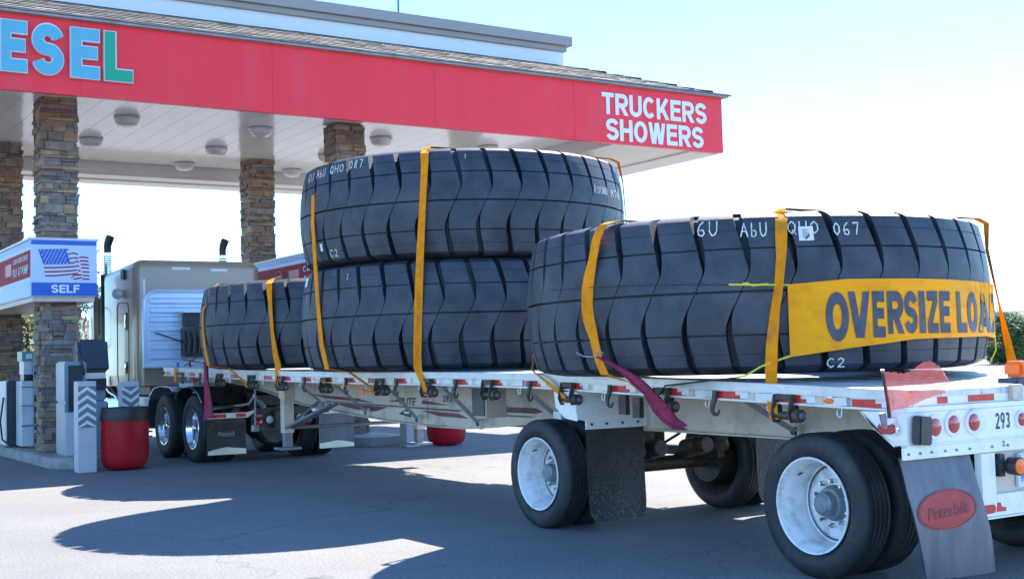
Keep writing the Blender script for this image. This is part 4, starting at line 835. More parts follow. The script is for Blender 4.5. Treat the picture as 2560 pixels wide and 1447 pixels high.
def chalk(tyre, cy, zc, txt, th0, th1, z0, z1, wd=.0085):
    mb = MB(); n_ = len(txt); 
    for i, ch in enumerate(txt):
        if ch == ' ': continue
        for st in SF[ch]:
            pts = []; 
            for k in range(len(st)-1):
                for q in range(4): f = q/4; pts.append((st[k][0]*(1-f)+st[k+1][0]*f, st[k][1]*(1-f)+st[k+1][1]*f))
            pts.append(st[-1]); P3 = []
            for (a, b_) in pts:
                th = th0+(th1-th0)*((i+a*.82)/n_); z = z0+(z1-z0)*(b_+.0); P3.append(Vector((7.03+(RR(z-zc)+.004)*math.cos(R(th)), cy+(RR(z-zc)+.004)*math.sin(R(th)), z)))
            nrm = [(p-Vector((7.03, cy, p.z))).normalized() for p in P3]; sd = []
            for k, p in enumerate(P3): tv = P3[min(k+1, len(P3)-1)]-P3[max(k-1, 0)]; sd.append(tv.cross(nrm[k]).normalized())
            mb.ribbon(P3, sd, [wd*random.uniform(.75, 1.2) for _ in P3], CHALK, .002)
    mb.build('chalk_marking', tyre)
chalk(tn, 7.44, 1.835, '6U', 215.3, 220.6, 2.225, 2.325); chalk(tn, 7.44, 1.835, 'AbU', 224.9, 231.0, 2.205, 2.30); chalk(tn, 7.44, 1.835, 'QHO', 234.9, 242.2, 2.215, 2.30); chalk(tn, 7.44, 1.835, '067', 244.8, 251.5, 2.20, 2.285); chalk(tn, 7.44, 1.835, 'C2', 242.4, 247.2, 1.315, 1.375)
chalk(tt, 12.06, 3.005, '6U', 171.5, 178.5, 3.37, 3.46); chalk(tt, 12.06, 3.005, 'AbU', 180.5, 187, 3.38, 3.47); chalk(tt, 12.06, 3.005, 'QHO', 189.5, 197.3, 3.39, 3.475); chalk(tt, 12.06, 3.005, '087', 199.3, 205.9, 3.405, 3.49); chalk(tt, 12.06, 3.005, 'C2', 188.2, 193.6, 2.53, 2.60)
chalk(tt, 12.06, 3.005, 'ROUND', 289.0, 298.0, 3.13, 3.21, .007); chalk(tt, 12.06, 3.005, 'MTN', 300.2, 309, 3.12, 3.2, .007); chalk(tt, 12.06, 3.005, '|', 240.6, 241.5, 3.42, 3.47, .007); chalk(tl, 12.06, 1.895, '|', 197.6, 198.3, 2.27, 2.34, .007)
# paper tags
def tagpaper(tyre, cy, zc, th0, th1, z0, z1, marks=False):
    mb = MB(); g = lambda th, z, d: Vector((7.03+(RR(z-zc)+d)*math.cos(R(th)), cy+(RR(z-zc)+d)*math.sin(R(th)), z))
    n_ = Vector((math.cos(R((th0+th1)/2)), math.sin(R((th0+th1)/2)), 0)); mb.poly([g(th0, z0, .008), g(th1, z0, .008), g(th1, z1, .008), g(th0, z1, .008)], n_, .002, PAPER); o_ = mb.build('paper_tag', tyre)
    if marks:
        mb = MB()
        for k in range(5): zz = z1-.02-(z1-z0)*.13*k; mb.poly([g(th0+.8, zz-.004, .0115), g(th1-.8-random.random(), zz-.004, .0115), g(th1-.8, zz, .0115), g(th0+.8, zz, .0115)], n_, .001, ARTB)
        mb.poly([g(th0+1.2, z0+.01, .0125), g(th0+1.6, z0+.01, .0125), g(th1-.9, z0+.035, .0125), g(th1-1.0, z0+.045, .0125)], n_, .001, DARKT); mb.build('tag_print', o_)
tagpaper(tn, 7.44, 1.835, 237.2, 240.4, 2.165, 2.262, True); tagpaper(tt, 12.06, 3.005, 183.0, 184.6, 2.60, 2.68); tagpaper(tl, 12.06, 1.895, 164, 169, 2.26, 2.36)

# ------------------------------------------------------------------ straps
def tang(th): return Vector((-math.sin(R(th)), math.cos(R(th)), 0))
def rad(th): return Vector((math.cos(R(th)), math.sin(R(th)), 0))
def strap(cy, left_, ztop, th_r, right_end, label, group='yellow load straps over the tyres', wy=None, over=True, w0=.083, start_edge=False, prints=(), zc=1.8, after=(), cx0=7.03):
    """left: list (theta, z, twist deg) down the near side; then winch point; over the top to th_r and down to right_end"""
    o_ = None; mb = MB(); P3 = []; S3 = []; Wd = []; left = [tuple(q)+(0,)*(4-len(q)) for q in left_]
    if over:
        # far side, from the right rail up
        pr = Vector((cx0, cy, 0))+rad(th_r)*1.80
        top_ = Vector((pr.x+.15, pr.y+.10, ztop-.22)); P3 += [Vector(right_end), Vector(right_end)*.7+top_*.3, Vector(right_end)*.4+top_*.6, top_, Vector((pr.x+.02, pr.y, ztop-.03)), Vector((pr.x-.09, pr.y, ztop+.004))]
        S3 += [Vector((0, 1, 0)), Vector((0, 1, 0)), Vector((.6, 1, 0)), Vector((.5, 1, 0)), Vector((.2, 1, 0)), Vector((0, 1, 0))]; Wd += [w0*1.2, .06, .03, .05, .06, .06]
        # bridge
        pl = Vector((cx0, cy, 0))+rad(left[0][0])*1.66
        for f in (.2, .4, .6, .8): P3.append(Vector((pr.x*(1-f)+pl.x*f, pr.y*(1-f)+pl.y*f, ztop+.004))); S3.append(Vector((0, 1, 0))); Wd.append(w0)
        P3.append(Vector((pl.x+.03, pl.y, ztop+.004))); S3.append(Vector((0, 1, 0))); Wd.append(w0)
    # densify
    pts = []
    for k in range(len(left)-1):
        n_ = max(1, int(abs(left[k][1]-left[k+1][1])/.07))
        for q in range(n_): f = q/n_; pts.append([left[k][j]*(1-f)+left[k+1][j]*f for j in range(4)])
    pts.append(left[-1])
    for (th, z, tw, sk) in pts:
        P3.append(Vector((cx0, cy, z))+rad(th)*(1.822+.012-sk+.040*abs(math.sin(R(tw))))); s_ = tang(th)*math.cos(R(tw))+rad(th)*math.sin(R(tw)); S3.append(s_); Wd.append(w0)
    for (p, sd) in after: P3.append(Vector(p)); S3.append(Vector(sd)); Wd.append(w0)
    if wy is not None:
        zw = zd(wy)-.128-.07
        P3 += [Vector((LX-.03, wy, zw+.03)), Vector((LX-.02, wy, zw-.028))]; S3 += [Vector((0, 1, 0))]*2; Wd += [w0]*2
    for i in range(1, len(S3)):
        if S3[i].dot(S3[i-1]) < 0: S3[i] = -S3[i]
    mb.ribbon(P3, S3, Wd, STRAP, .005)
    i0 = len(P3)
    o_ = mb.build('load_strap', loc=(P3[-1].x, P3[-1].y, P3[-1].z), smooth=30); tag(o_, label, 'strap', group)
    if prints:
        mb = MB()
        for (z0, z1) in prints:
            P_ = []; N_ = 26
            for q in range(N_+1):
                z = z1+(z0-z1)*q/N_; th = lerp(sorted((e[1], e[0]) for e in left), z)+.55*math.sin(q*1.9)*(1-.4*math.sin(q*.7)); P_.append(Vector((7.03, cy, z))+rad(th)*(1.822+.0185))
            mb.ribbon(P_, [tang(225)]*len(P_), [.007]*len(P_), STRR, .001)
        mb.build('strap_print', o_)
    return o_
strap(12.06, [(227.6, 3.545, 0, .16), (227.8, 3.49, 0, .06), (228.2, 3.36, 20, .02), (227.6, 3.02, 28), (226.4, 2.54, 14), (225.3, 2.0, 0), (224.6, 1.52, 0), (224.6, 1.36, 0)], 3.566, 310, (RX+.02, 10.6, 1.2), 'orange yellow strap running down the middle of the two high tyre stack', wy=10.6, zc=2.9, prints=((2.75, 2.60), (2.48, 2.33), (2.12, 1.94), (1.88, 1.70), (1.6, 1.45)))
strap(12.06, [(178.6, 3.545, 0, .17), (178.6, 3.48, 0, .085), (178.6, 3.27, 0, .07), (179.4, 3.20, 0, .02), (180, 2.9, 0), (181.5, 2.47, 0), (183, 2.05, 0), (185, 1.63, 0), (188.2, 1.37, 0)], 3.566, 0, (RX+.02, 12.0, 1.2), 'yellow strap hugging the front side of the two high tyre stack', wy=11.75, zc=2.9, after=[((5.45, 11.75, 1.33), (0, 1, 0))])
strap(7.44, [(192.9, 2.385, 0, .10), (192.7, 2.365, 0, .03), (192.3, 2.33, 0, .0), (191.0, 2.26, 0), (189.7, 2.12, 0), (189.1, 2.02, -20), (188.7, 1.92, -45), (188.6, 1.80, -62), (188.7, 1.70, -45), (189.4, 1.55, 0), (190.8, 1.40, 8), (192.4, 1.30, 8)], 2.396, 350, (RX+.02, 7.1, 1.2), 'yellow strap on the tail tyre with the long maroon flag tied to it', wy=7.06, after=[((5.42, 6.98, 1.235), (0, 1, 0.2))])
strap(7.44, [(233.76, 2.375, 0, .16), (233.76, 2.32, 0, .07), (233.3, 2.2, 30, .02), (233.0, 2.06, 48), (232.2, 1.85, 55), (231.3, 1.69, 50), (230.5, 1.48, 30), (230.1, 1.30, 20)], 2.396, 308, (RX+.02, 5.97, 1.19), 'yellow strap crossing the tail tyre just left of the yellow banner', wy=5.88)
strap(7.44, [(128, 2.33, 0), (130, 1.9, 0), (132, 1.45, 0), (135, 1.33, 0)], 2.396, 20, (RX+.02, 8.9, 1.2), 'yellow strap end coming out under the front of the tail tyre', wy=8.27, w0=.08, after=[((5.69, 8.50, 1.25), (0, 1, 0.1))])
strap(15.72, [(217.5, 2.49, 0, .16), (219.0, 2.44, 0, .02), (220.2, 2.19, 30), (220.9, 1.84, 35), (222.0, 1.54, 15), (222.8, 1.42, 0)], 2.511, 318, (RX+.02, 14.5, 1.25), 'yellow strap on the right side of the tyre next to the tractor', wy=14.45, cx0=7.09)
strap(15.72, [(176.5, 2.49, 0, .17), (176.5, 2.43, 0, .08), (176.2, 2.25, 0, .05), (175.5, 2.17, 0, .0), (175.6, 1.93, 0), (178.2, 1.67, 0), (182.4, 1.44, 0)], 2.511, 3, (RX+.02, 16.2, 1.25), 'yellow strap at the left edge of the tyre next to the tractor', wy=15.5, after=[((5.5, 15.55, 1.40), (0, 1, 0))], cx0=7.09)
mb = MB(); y_ = 18.55; mb.ribbon([(LX-.02, y_, zd(y_)+.0), (LX-.025, y_, zd(y_)-.21)], [(0, 1, 0)]*2, [.09, .09], STRAP, .006); tag(mb.build('load_strap', loc=(LX-.02, y_, zd(y_)-.2)), 'short dull strap end hanging on the rail by the tractor', 'strap')

# ------------------------------------------------------------------ oversize banner
BT = [(234.2, 1.872), (247, 1.90), (264, 1.90), (294, 1.89), (320, 1.885)]; BO = [(234.2, 1.39), (247, 1.44), (263, 1.49), (291, 1.50), (320, 1.47)]
ban = thing('oversize_banner', (6.0, 5.9, 1.4), 'yellow vinyl banner reading OVERSIZE LOAD across the tail tyre', 'banner')
def bsurf(th, v, d=0.0):
    z0 = lerp(BO, th); z1 = lerp(BT, th); z = z0+(z1-z0)*v
    k = max(0, min(1, (th-283)/8)); fold = k*.016*math.sin(th*1.9+v*3.2)*(v*.7+.3)+.003*math.sin(th*.5+v*3)
    return Vector((7.03, 7.44, 0))+rad(th)*(1.833+.75*fold+d)+Vector((0, 0, z))
nu, nv = 150, 14; vs = [bsurf(234.2+86*i/nu, j/nv) for j in range(nv+1) for i in range(nu+1)]
fs = [(j*(nu+1)+i, j*(nu+1)+i+1, (j+1)*(nu+1)+i+1, (j+1)*(nu+1)+i) for j in range(nv) for i in range(nu)]
mb = MB(); mb.add(vs, fs, BANN); mb.add([bsurf(234.2+86*i/nu, j/nv, -.003) for j in range(nv+1) for i in range(nu+1)], [tuple(reversed(f)) for f in fs], BANN); bs = mb.build('banner_sheet', ban, smooth=80)
LET = [('O', 241.9, 246.9), ('V', 246.8, 251.7), ('E', 252.3, 255.2), ('R', 255.9, 260.0), ('S', 260.2, 263.6), ('I', 264.2, 265.9), ('Z', 266.6, 270.0), ('E', 270.6, 274.0), ('L', 276.6, 280.6), ('O', 281.2, 286.4), ('A', 286.9, 295.0), ('D', 296.5, 304)]
mb = MB()
for ch, a0, a1 in LET:
    zt = 1.815; zb_ = 1.485+(.02 if a0 > 246 else 0)+(.022 if a0 > 255 else 0)
    ad = .04 if ch != 'I' else .03
    def f(a, b_, d, a0=a0, a1=a1, zb_=zb_):
        th = a0+(a1-a0)*a; z0 = lerp(BO, th); z1 = lerp(BT, th); z = zb_+(zt-zb_)*b_; return bsurf(th, (z-z0)/(z1-z0), .005)
    put_block(mb, ch, f, INK, 0, .235, ns=5)
mb.build('banner_lettering', ban)
# cords of the banner
def cord(pts, r, m, name, parent): mb = MB(); mb.tube(pts, r, m, 6); return mb.build(name, parent)
c7 = lambda th, z, r=1.845: Vector((7.03, 7.44, z))+rad(th)*r
cord([c7(222.2, 1.885), c7(225, 1.88), c7(228, 1.876), c7(230.6, 1.873), c7(234.6, 1.868)], .007, YROPE, 'yellow_rope', ban); cord([c7(225, 1.883), c7(225.8, 1.89), c7(227, 1.873), c7(230.2, 1.878)], .008, YROPE, 'yellow_rope', ban)
cord([c7(234.4, 1.40), c7(230, 1.355), c7(228, 1.33), c7(225, 1.275, 1.83), c7(223, 1.262, 1.82)], .007, YROPE, 'yellow_rope', ban)
cord([c7(223, 1.262, 1.82), c7(217, 1.245, 1.83), Vector((5.70, 6.95, 1.205)), Vector((5.72, 7.05, 1.13))], .006, CORD, 'black_cord', ban)
cord([c7(222.2, 1.885), c7(215, 1.895), c7(207, 1.905), c7(199, 1.915), c7(190, 1.92, 1.86), c7(182, 1.925), c7(173, 1.93)], .0022, CORD, 'black_cord', ban)
cord([c7(300, 1.50), c7(301, 1.40), c7(300, 1.30, 1.80)], .005, YROPE, 'yellow_rope', ban)

# ------------------------------------------------------------------ flags
# torn red mesh flag on a stick at the left tail corner
fl1 = thing('warning_flag', (5.60, 4.93, 1.0), 'torn see-through red mesh flag on a dark stick at the tail corner', 'flag')
mb = MB(); mb.tube([(5.66, 4.885, 1.02), (5.60, 4.84, 1.13), (5.49, 4.775, 1.30)], [.011, .011, .010], WOOD, 8); mb.tube([(5.49, 4.775, 1.298), (5.486, 4.772, 1.312)], .012, GREY, 8); mb.build('stick', fl1)
mb = MB(); mb.tube([(5.635, 4.90, .985), (5.615, 4.90, 1.06)], .020, GREY, 10); mb.bx(5.63, 5.704, 4.87, 4.93, .99, 1.03, WHT); mb.build('socket', fl1)
FT = [(0, 1.30), (.1, 1.298), (.27, 1.285), (.42, 1.295), (.55, 1.315), (.68, 1.35), (.8, 1.345), (.9, 1.32), (1, 1.27)]; FB = [(0, 1.075), (.1, 1.08), (.22, 1.085), (.35, 1.10), (.55, 1.128), (.8, 1.15), (1, 1.165)]
vs = []; nu, nv = 60, 16
for j in range(nv+1):
    for i in range(nu+1):
        u = i/nu; v = j/nv; zt = lerp(FT, u)+(random.uniform(-.006, .006) if v == 1 and u > .1 else 0); z = lerp(FB, u)+(zt-lerp(FB, u))*v
        vs.append((5.50+.10*(1-v)*(1-u)+.44*u, 4.775+.05*(1-v)*(1-u)-.07*u+.016*math.sin(u*9+v*3)*u+.01*math.sin(v*8)*u, z))
mb = MB(); mb.add(vs, [(j*(nu+1)+i, j*(nu+1)+i+1, (j+1)*(nu+1)+i+1, (j+1)*(nu+1)+i) for j in range(nv) for i in range(nu)], FRED); mb.build('mesh_cloth', fl1, smooth=80)
# maroon flags
def maroon(path, widths, label, tie=None):
    o_ = thing('warning_flag', path[0], label, 'flag'); nv = len(path); vs = []; nu = 8
    for k, p in enumerate(path):
        tn_ = Vector(path[min(k+1, nv-1)])-Vector(path[max(k-1, 0)]); pp = tn_.cross(Vector((1, 0, 0))).normalized(); p = Vector(p)
        for i in range(nu+1):
            u = i/nu-.5; vs.append(p+Vector((-.022*math.cos(u*9)+.006*math.sin(k*1.7+i), 0, 0))+pp*(u*widths[k]))
    mb = MB(); f_ = [(j*(nu+1)+i, j*(nu+1)+i+1, (j+1)*(nu+1)+i+1, (j+1)*(nu+1)+i) for j in range(nv-1) for i in range(nu)]
    mb.add(vs, f_, FMAR); mb.add([v+Vector((.006, 0, 0)) for v in vs], [tuple(reversed(q)) for q in f_], FMAR); mb.build('mesh_cloth', o_, smooth=80)
    if tie: mb = MB(); mb.tube(tie, .004, WIRE, 6); mb.build('tie_wire', o_)
    return o_
mp_ = [(5.18, 7.04, 1.425), (5.22, 7.0, 1.39), (5.27, 6.95, 1.345), (5.33, 6.90, 1.29), (5.38, 6.85, 1.23), (5.43, 6.82, 1.17), (5.47, 6.80, 1.11), (5.50, 6.77, 1.05), (5.52, 6.73, 1.0), (5.54, 6.68, .955), (5.56, 6.58, .925)]
maroon(mp_, [.02, .03, .045, .065, .085, .105, .125, .135, .13, .10, .04], 'long twisted maroon flag hanging from the strap on the tail tyre', [(5.16, 7.28, 1.46), (5.17, 7.2, 1.43), (5.175, 7.12, 1.425), (5.18, 7.06, 1.43), (5.17, 7.02, 1.47), (5.18, 6.98, 1.45), (5.18, 7.02, 1.42)])
maroon([(5.60, 16.80, 1.50), (5.60, 16.80, 1.40), (5.60, 16.79, 1.25), (5.60, 16.76, 1.10), (5.60, 16.74, .95), (5.60, 16.72, .82), (5.60, 16.70, .72)], [.06, .10, .15, .20, .28, .36, .40], 'narrow maroon flag hanging off the rail before the tractor mud flap', [(5.60, 16.80, 1.50), (5.62, 16.82, 1.56), (5.60, 16.83, 1.62)])
# beacon
be = thing('warning_beacon', (6.83, 4.88, 1.19), 'bright orange warning beacon on the tail edge of the deck', 'beacon')
mb = MB(); mb.bx(6.78, 7.2, 4.83, 4.98, 1.190, 1.225, mat('beacon_base', (.02, .035, .09), .4)); mb.build('base', be, bevel=.005)
mb = MB(); mb.bx(6.825, 7.14, 4.83, 4.97, 1.227, 1.33, AMB); mb.build('lens', be, bevel=.02)
tg = thing('orange_tag', (5.66, 11.9, 1.1), 'small orange tag dangling under the winch left of the tall stack strap', 'tag'); mb = MB(); mb.box((5.66, 11.92, 1.12), (.01, .12, .06), ORG); mb.build('tag_sheet', tg); mb = MB(); mb.tube([(5.66, 11.9, 1.15), (5.5, 12.4, 1.22), (5.45, 12.9, 1.28)], .005, STRAP, 6); mb.tube([(5.66, 11.6, 1.12), (5.66, 11.9, 1.14)], .01, ORG, 6); mb.build('cord', tg)

# ------------------------------------------------------------------ tractor
tra = thing('semi_tractor', (6.97, 20, 0), 'tan and grey conventional tractor with tall sleeper, coupled to the flatbed trailer', 'truck')
AN = R(-.6)
# sleeper: rounded box with roof falling to the front
def rounded_hull(x0, x1, y0, y1, z0, z1, front_drop, bev, m, name, bs_=6):
    bm = bmesh.new(); bmesh.ops.create_cube(bm, size=1)
    for v in bm.verts:
        v.co = Vector((x0+(v.co.x+.5)*(x1-x0), y0+(v.co.y+.5)*(y1-y0), z0+(v.co.z+.5)*(z1-z0)))
        if v.co.z > z1-.01 and v.co.y > y1-.01: v.co.z -= front_drop
    es = [e for e in bm.edges if not all(v.co.z < z0+.01 for v in e.verts)]
    bmesh.ops.bevel(bm, geom=es, offset=bev, segments=bs_, affect='EDGES', profile=.5)
    me = bpy.data.meshes.new(name); L0 = pos(tra)
    for v in bm.verts: v.co -= L0
    bm.to_mesh(me); bm.free(); me.materials.append(m); me.polygons.foreach_set('use_smooth', [True]*len(me.polygons)); me.set_sharp_from_angle(angle=R(50))
    o_ = bpy.data.objects.new(name, me); C.objects.link(o_); o_.parent = tra; W[o_.name] = L0.copy(); return o_
sleep = rounded_hull(5.84, 8.10, 21.15, 23.30, 1.13, 3.30, .10, .17, TAN, 'sleeper')
rounded_hull(5.95, 7.98, 23.32, 24.9, 1.1, 2.95, .15, .12, TAN, 'cab')
rounded_hull(6.2, 7.75, 24.9, 26.9, .95, 2.2, .25, .15, TAN, 'hood')
mb = MB(); mb.bx(5.925, 5.945, 23.7, 24.6, 2.1, 2.75, GLASS); mb.build('side_window', tra)
mb = MB(); SY = 21.147
for x0, x1, z in ((6.48, 6.80, 3.118), (7.17, 7.47, 3.10)): mb.bx(x0, x1, SY-.003, SY, z, z+.045, TAPEW)
mb.bx(5.975, 6.02, SY-.003, SY, 2.63, 2.95, TAPEW); each(mb, 'reflective_strip', sleep)
mb = MB(); mb.bx(5.80, 5.838, 21.72, 21.9, 2.98, 3.16, BLK); mb.build('side_vent', sleep, bevel=.01)
mb = MB(); mb.lathe([(0, .05), (.03, .08), (.08, .095), (.085, .085)], (5.80, 22.04, 2.745), (-.5, -1, 0), WHT, 24); mb.lathe([(.08, .085), (.095, .05), (.1, 0)], (5.80, 22.04, 2.745), (-.5, -1, 0), CLR, 24); mb.build('load_lamp', sleep, smooth=40)
mb = MB(); dp = [(21.56, 1.27), (21.54, 1.5), (21.54, 2.45), (21.6, 2.57), (22.2, 2.59), (22.28, 2.5), (22.28, 1.3), (22.2, 1.18), (21.6, 1.18), (21.56, 1.27)]
mb.tube([(5.838, a, b_) for a, b_ in dp], .008, STEEL, 6); mb.build('bunk_door', sleep)
for zz, hh in ((2.1, .3), (1.35, .2)): mb = MB(); mb.bx(5.825, 5.838, 21.63, 21.73, zz, zz+hh, STEEL); mb.tube([(5.815, 21.68, zz+.04), (5.805, 21.68, zz+hh/2), (5.815, 21.68, zz+hh-.04)], .012, CHR, 6); mb.build('door_latch', sleep)
mb = MB(); mb.bx(5.80, 5.837, 22.75, 23.05, 1.14, 1.30, CHR); mb.build('corner_guard', sleep, bevel=.015)
# exhaust stacks
for xs in (5.99, 8.21):
    mb = MB(); ys = 23.5
    mb.tube([(xs, ys, 1.2), (xs, ys, 3.62)], .062, CHR, 20); 
    for k in range(14): mb.tube([(xs, ys, 3.0+k*.04), (xs, ys, 3.018+k*.04)], .078, STEEL, 16)
    st = mb.build('exhaust_stack', tra, smooth=40)
    mb = MB(); mb.tube([(xs, ys, 3.60), (xs+.0, ys, 3.72), (xs+.01, ys-.01, 3.79), (xs+.03, ys-.03, 3.86), (xs+.045, ys-.05, 3.91)], [.066, .07, .076, .078, .074], BLK, 20); mb.build('stack_tip', st, smooth=40)
    mb = MB(); mb.tube([(xs-.02, ys+.1, .9), (xs-.02, ys+.1, 3.2)], .085, BLK, 16); mb.build('intake_canister', tra, smooth=40)
# mirrors on the left
mb = MB(); mb.tube([(5.95, 24.6, 2.62), (5.62, 24.7, 2.66), (5.50, 24.72, 2.60), (5.49, 24.72, 2.3), (5.50, 24.72, 1.95), (5.56, 24.7, 1.88), (5.95, 24.6, 1.9)], .02, CHR, 8); mb.tube([(5.80, 24.4, 2.45), (5.76, 24.4, 2.3), (5.76, 24.4, 1.75)], .016, CHR, 8); mb.build('mirror_bracket', tra, smooth=40)
mb = MB(); mb.bx(5.84, 5.93, 23.95, 24.2, 1.7, 2.95, TAN); mb.build('mirror_head', tra, bevel=.02)
# headache rack
rk = sub('headache_rack', tra); mb = MB(); RYk = 20.72
def rk_out(x0, x1, z0, z1, r_): 
    p = []
    for cxx, czz, a0 in ((x1-r_, z1-r_, 0), (x0+r_, z1-r_, 90)):
        for k in range(7): a = R(a0+15*k); p.append((cxx+r_*math.cos(a), czz+r_*math.sin(a)))
    return [(x1, z0)]+p+[(x0, z0)]
outp = rk_out(5.86, 8.12, 1.455, 2.72, .24)
mb.tube([(x_, RYk, z_) for x_, z_ in outp]+[(8.12, RYk, 1.455)], .035, RACK, 8); mb.build('rack_frame', rk, smooth=40)
mb = MB(); mb.poly([(x_, RYk, z_) for x_, z_ in rk_out(5.87, 8.11, 1.46, 2.71, .23)], (0, 1, 0), .02, RACK)
z = 1.60
for k in range(7):
    zz = 1.56+k*.155; mb.poly([(5.96, RYk-.0, zz), (5.96, RYk-.045, zz+.03), (5.96, RYk-.045, zz+.09), (5.96, RYk, zz+.12)], (1, 0, 0), 2.06, RACK)
mb.build('corrugated_panel', rk)
mb = MB(); mb.bx(6.47, 7.45, RYk-.25, RYk-.05, 1.60, 2.10, BLK); mb.bx(6.50, 7.4, RYk-.2, RYk-.05, 2.12, 2.34, BLK)
for k in range(10):
    xx = 6.52+k*.095; mb.tube([(xx, RYk-.27, 2.05-random.random()*.1), (xx+.02, RYk-.29, 1.85), (xx, RYk-.27, 1.66)], .018, STEEL, 6)
mb.build('chain_box', rk)
mb = MB(); mb.bx(6.46, 7.5, RYk-.28, RYk-.03, 2.345, 2.375, RACK); mb.build('shelf_lip', rk)
mb = MB(); mb.tube([(6.03, RYk-.07, 2.01), (6.12, RYk-.08, 1.99), (6.48, RYk-.2, 1.84)], .012, CORD, 6); mb.tube([(6.48, RYk-.1, 1.56), (6.62, RYk-.6, 1.50), (6.9, RYk-.9, 1.48)], .008, CORD, 6); mb.tube([(6.45, RYk-.3, 1.45), (6.7, RYk-.2, 1.6)], .008, CORD, 6); each(mb, 'bungee', rk)
# frame, drive axles
mb = MB()
for xs in (6.56, 7.36): mb.bx(xs, xs+.08, 17.75, 25.0, .78, 1.02, BLK)
for y in (17.8, 18.9, 20.3, 21.5, 22.8): mb.bx(6.56, 7.44, y, y+.1, .82, .98, BLK)
mb.bx(6.0, 8.0, 20.85, 23.3, .98, 1.12, BLK)
mb.build('chassis_frame', tra)
for y in (18.335, 19.757):
    dx = math.sin(AN)*(y-18.335)
    wheel(tra, 5.89+dx*.3, y, .505, 1, r=.505, rim=POL, hubm=CHR, depth=.17, w_=.27, gap=.33); wheel(tra, 8.07+dx*.3, y, .505, -1, r=.505, rim=POL, hubm=CHR, depth=.17, w_=.27, gap=.33)
    mb = MB(); mb.tube([(6.2, y, .505), (7.8, y, .505)], .09, STEEL, 14); mb.tube([(7.0, y-.25, .5), (7.0, y+.15, .52)], [.12, .24], STEEL, 18); mb.bx(6.4, 6.54, y-.5, y+.5, .55, .66, STEEL); mb.bx(7.5, 7.64, y-.5, y+.5, .55, .66, STEEL)
    for xs in (6.47, 7.57): mb.lathe([(0, 0), (0, .13), (.06, .15), (.14, .12), (.2, .12), (.2, 0)], (xs, y-.4, .66), (0, 0, 1), BLK, 16)
    mb.build('drive_axle', tra, smooth=40)
mb = MB(); mb.poly([(6.5, 18.5, 1.10), (6.5, 19.4, 1.14), (7.5, 19.4, 1.14), (7.5, 18.5, 1.10)], (0, 0, 1), .04, STEEL); mb.bx(6.6, 7.4, 18.7, 19.3, 1.02, 1.09, STEEL); mb.bx(6.1, 6.5, 18.9, 19.6, 1.02, 1.18, CLR)
mb.tube([(6.3, 20.3, 1.5), (6.2, 19.9, 1.3), (6.5, 19.4, 1.35), (6.7, 19.3, 1.4)], .02, SBLU, 8); mb.tube([(6.5, 20.3, 1.5), (6.45, 19.9, 1.2), (6.6, 19.5, 1.3), (6.8, 19.25, 1.4)], .02, SRED, 8); mb.build('fifth_wheel', tra)
# kingpin plate and nose of trailer
mb = MB(); mb.bx(6.3, 7.8, 17.8, 19.1, 1.19, 1.24, BEAM); mb.build('kingpin_plate', trailer)
# front fenders over the drive wheels
for s_, xa in ((1, 5.86), (-1, 8.10)):
    for (pth, nm) in (([(20.50, .45), (20.49, .75), (20.38, .97), (20.15, 1.10), (19.8, 1.135), (19.30, 1.12), (19.12, 1.05)], 'front_fender'), ([(19.02, .95), (18.92, 1.05), (18.7, 1.12), (18.3, 1.13), (17.95, 1.05), (17.75, .9)], 'rear_fender')):
        mb = MB(); pts = [(xa+s_*.30, a, b_) for a, b_ in pth]; mb.ribbon(pts, [(1, 0, 0)]*len(pts), [.62]*len(pts), POL if nm == 'front_fender' else BLK, .006)
        mb.tube([(xa, a, b_) for a, b_ in pth], .014, POL, 6); mb.build(nm, tra, smooth=60)
# fuel tank, battery box, steps
for s_, xa in ((1, 6.13), (-1, 7.81)):
    mb = MB(); mb.tube([(xa, 21.0+.75, .70), (xa, 21.78, .70), (xa, 23.3, .70), (xa, 23.33, .70)], [.24, .29, .29, .24], POL, 32); ft = mb.build('fuel_tank', tra, smooth=40)
    mb = MB(); 
    for yy in (21.95, 22.6, 23.1): mb.tube([(xa, yy, .70), (xa, yy+.05, .70)], .297, CHR, 32)
    each(mb, 'tank_strap', ft, smooth=40)
    mb = MB(); mb.bx(xa-.24, xa+.2, 20.78, 21.5, .42, .95, WHT); mb.build('battery_box', tra, bevel=.02)
mb = MB(); mb.tube([(5.92, 23.0, 1.12), (5.98, 22.9, .98), (6.05, 22.4, .85), (6.1, 21.9, .83)], .05, BLK, 12); mb.tube([(5.86, 23.2, 1.14), (5.9, 23.1, 1.02), (6.0, 22.8, .9)], .03, CHR, 10); mb.build('exhaust_pipe', tra, smooth=40)
mb = MB()
for zz in (.38, .30): mb.bx(5.84, 6.0, 20.75, 21.5, zz-.012, zz+.012, POL)
each(mb, 'step', tra)
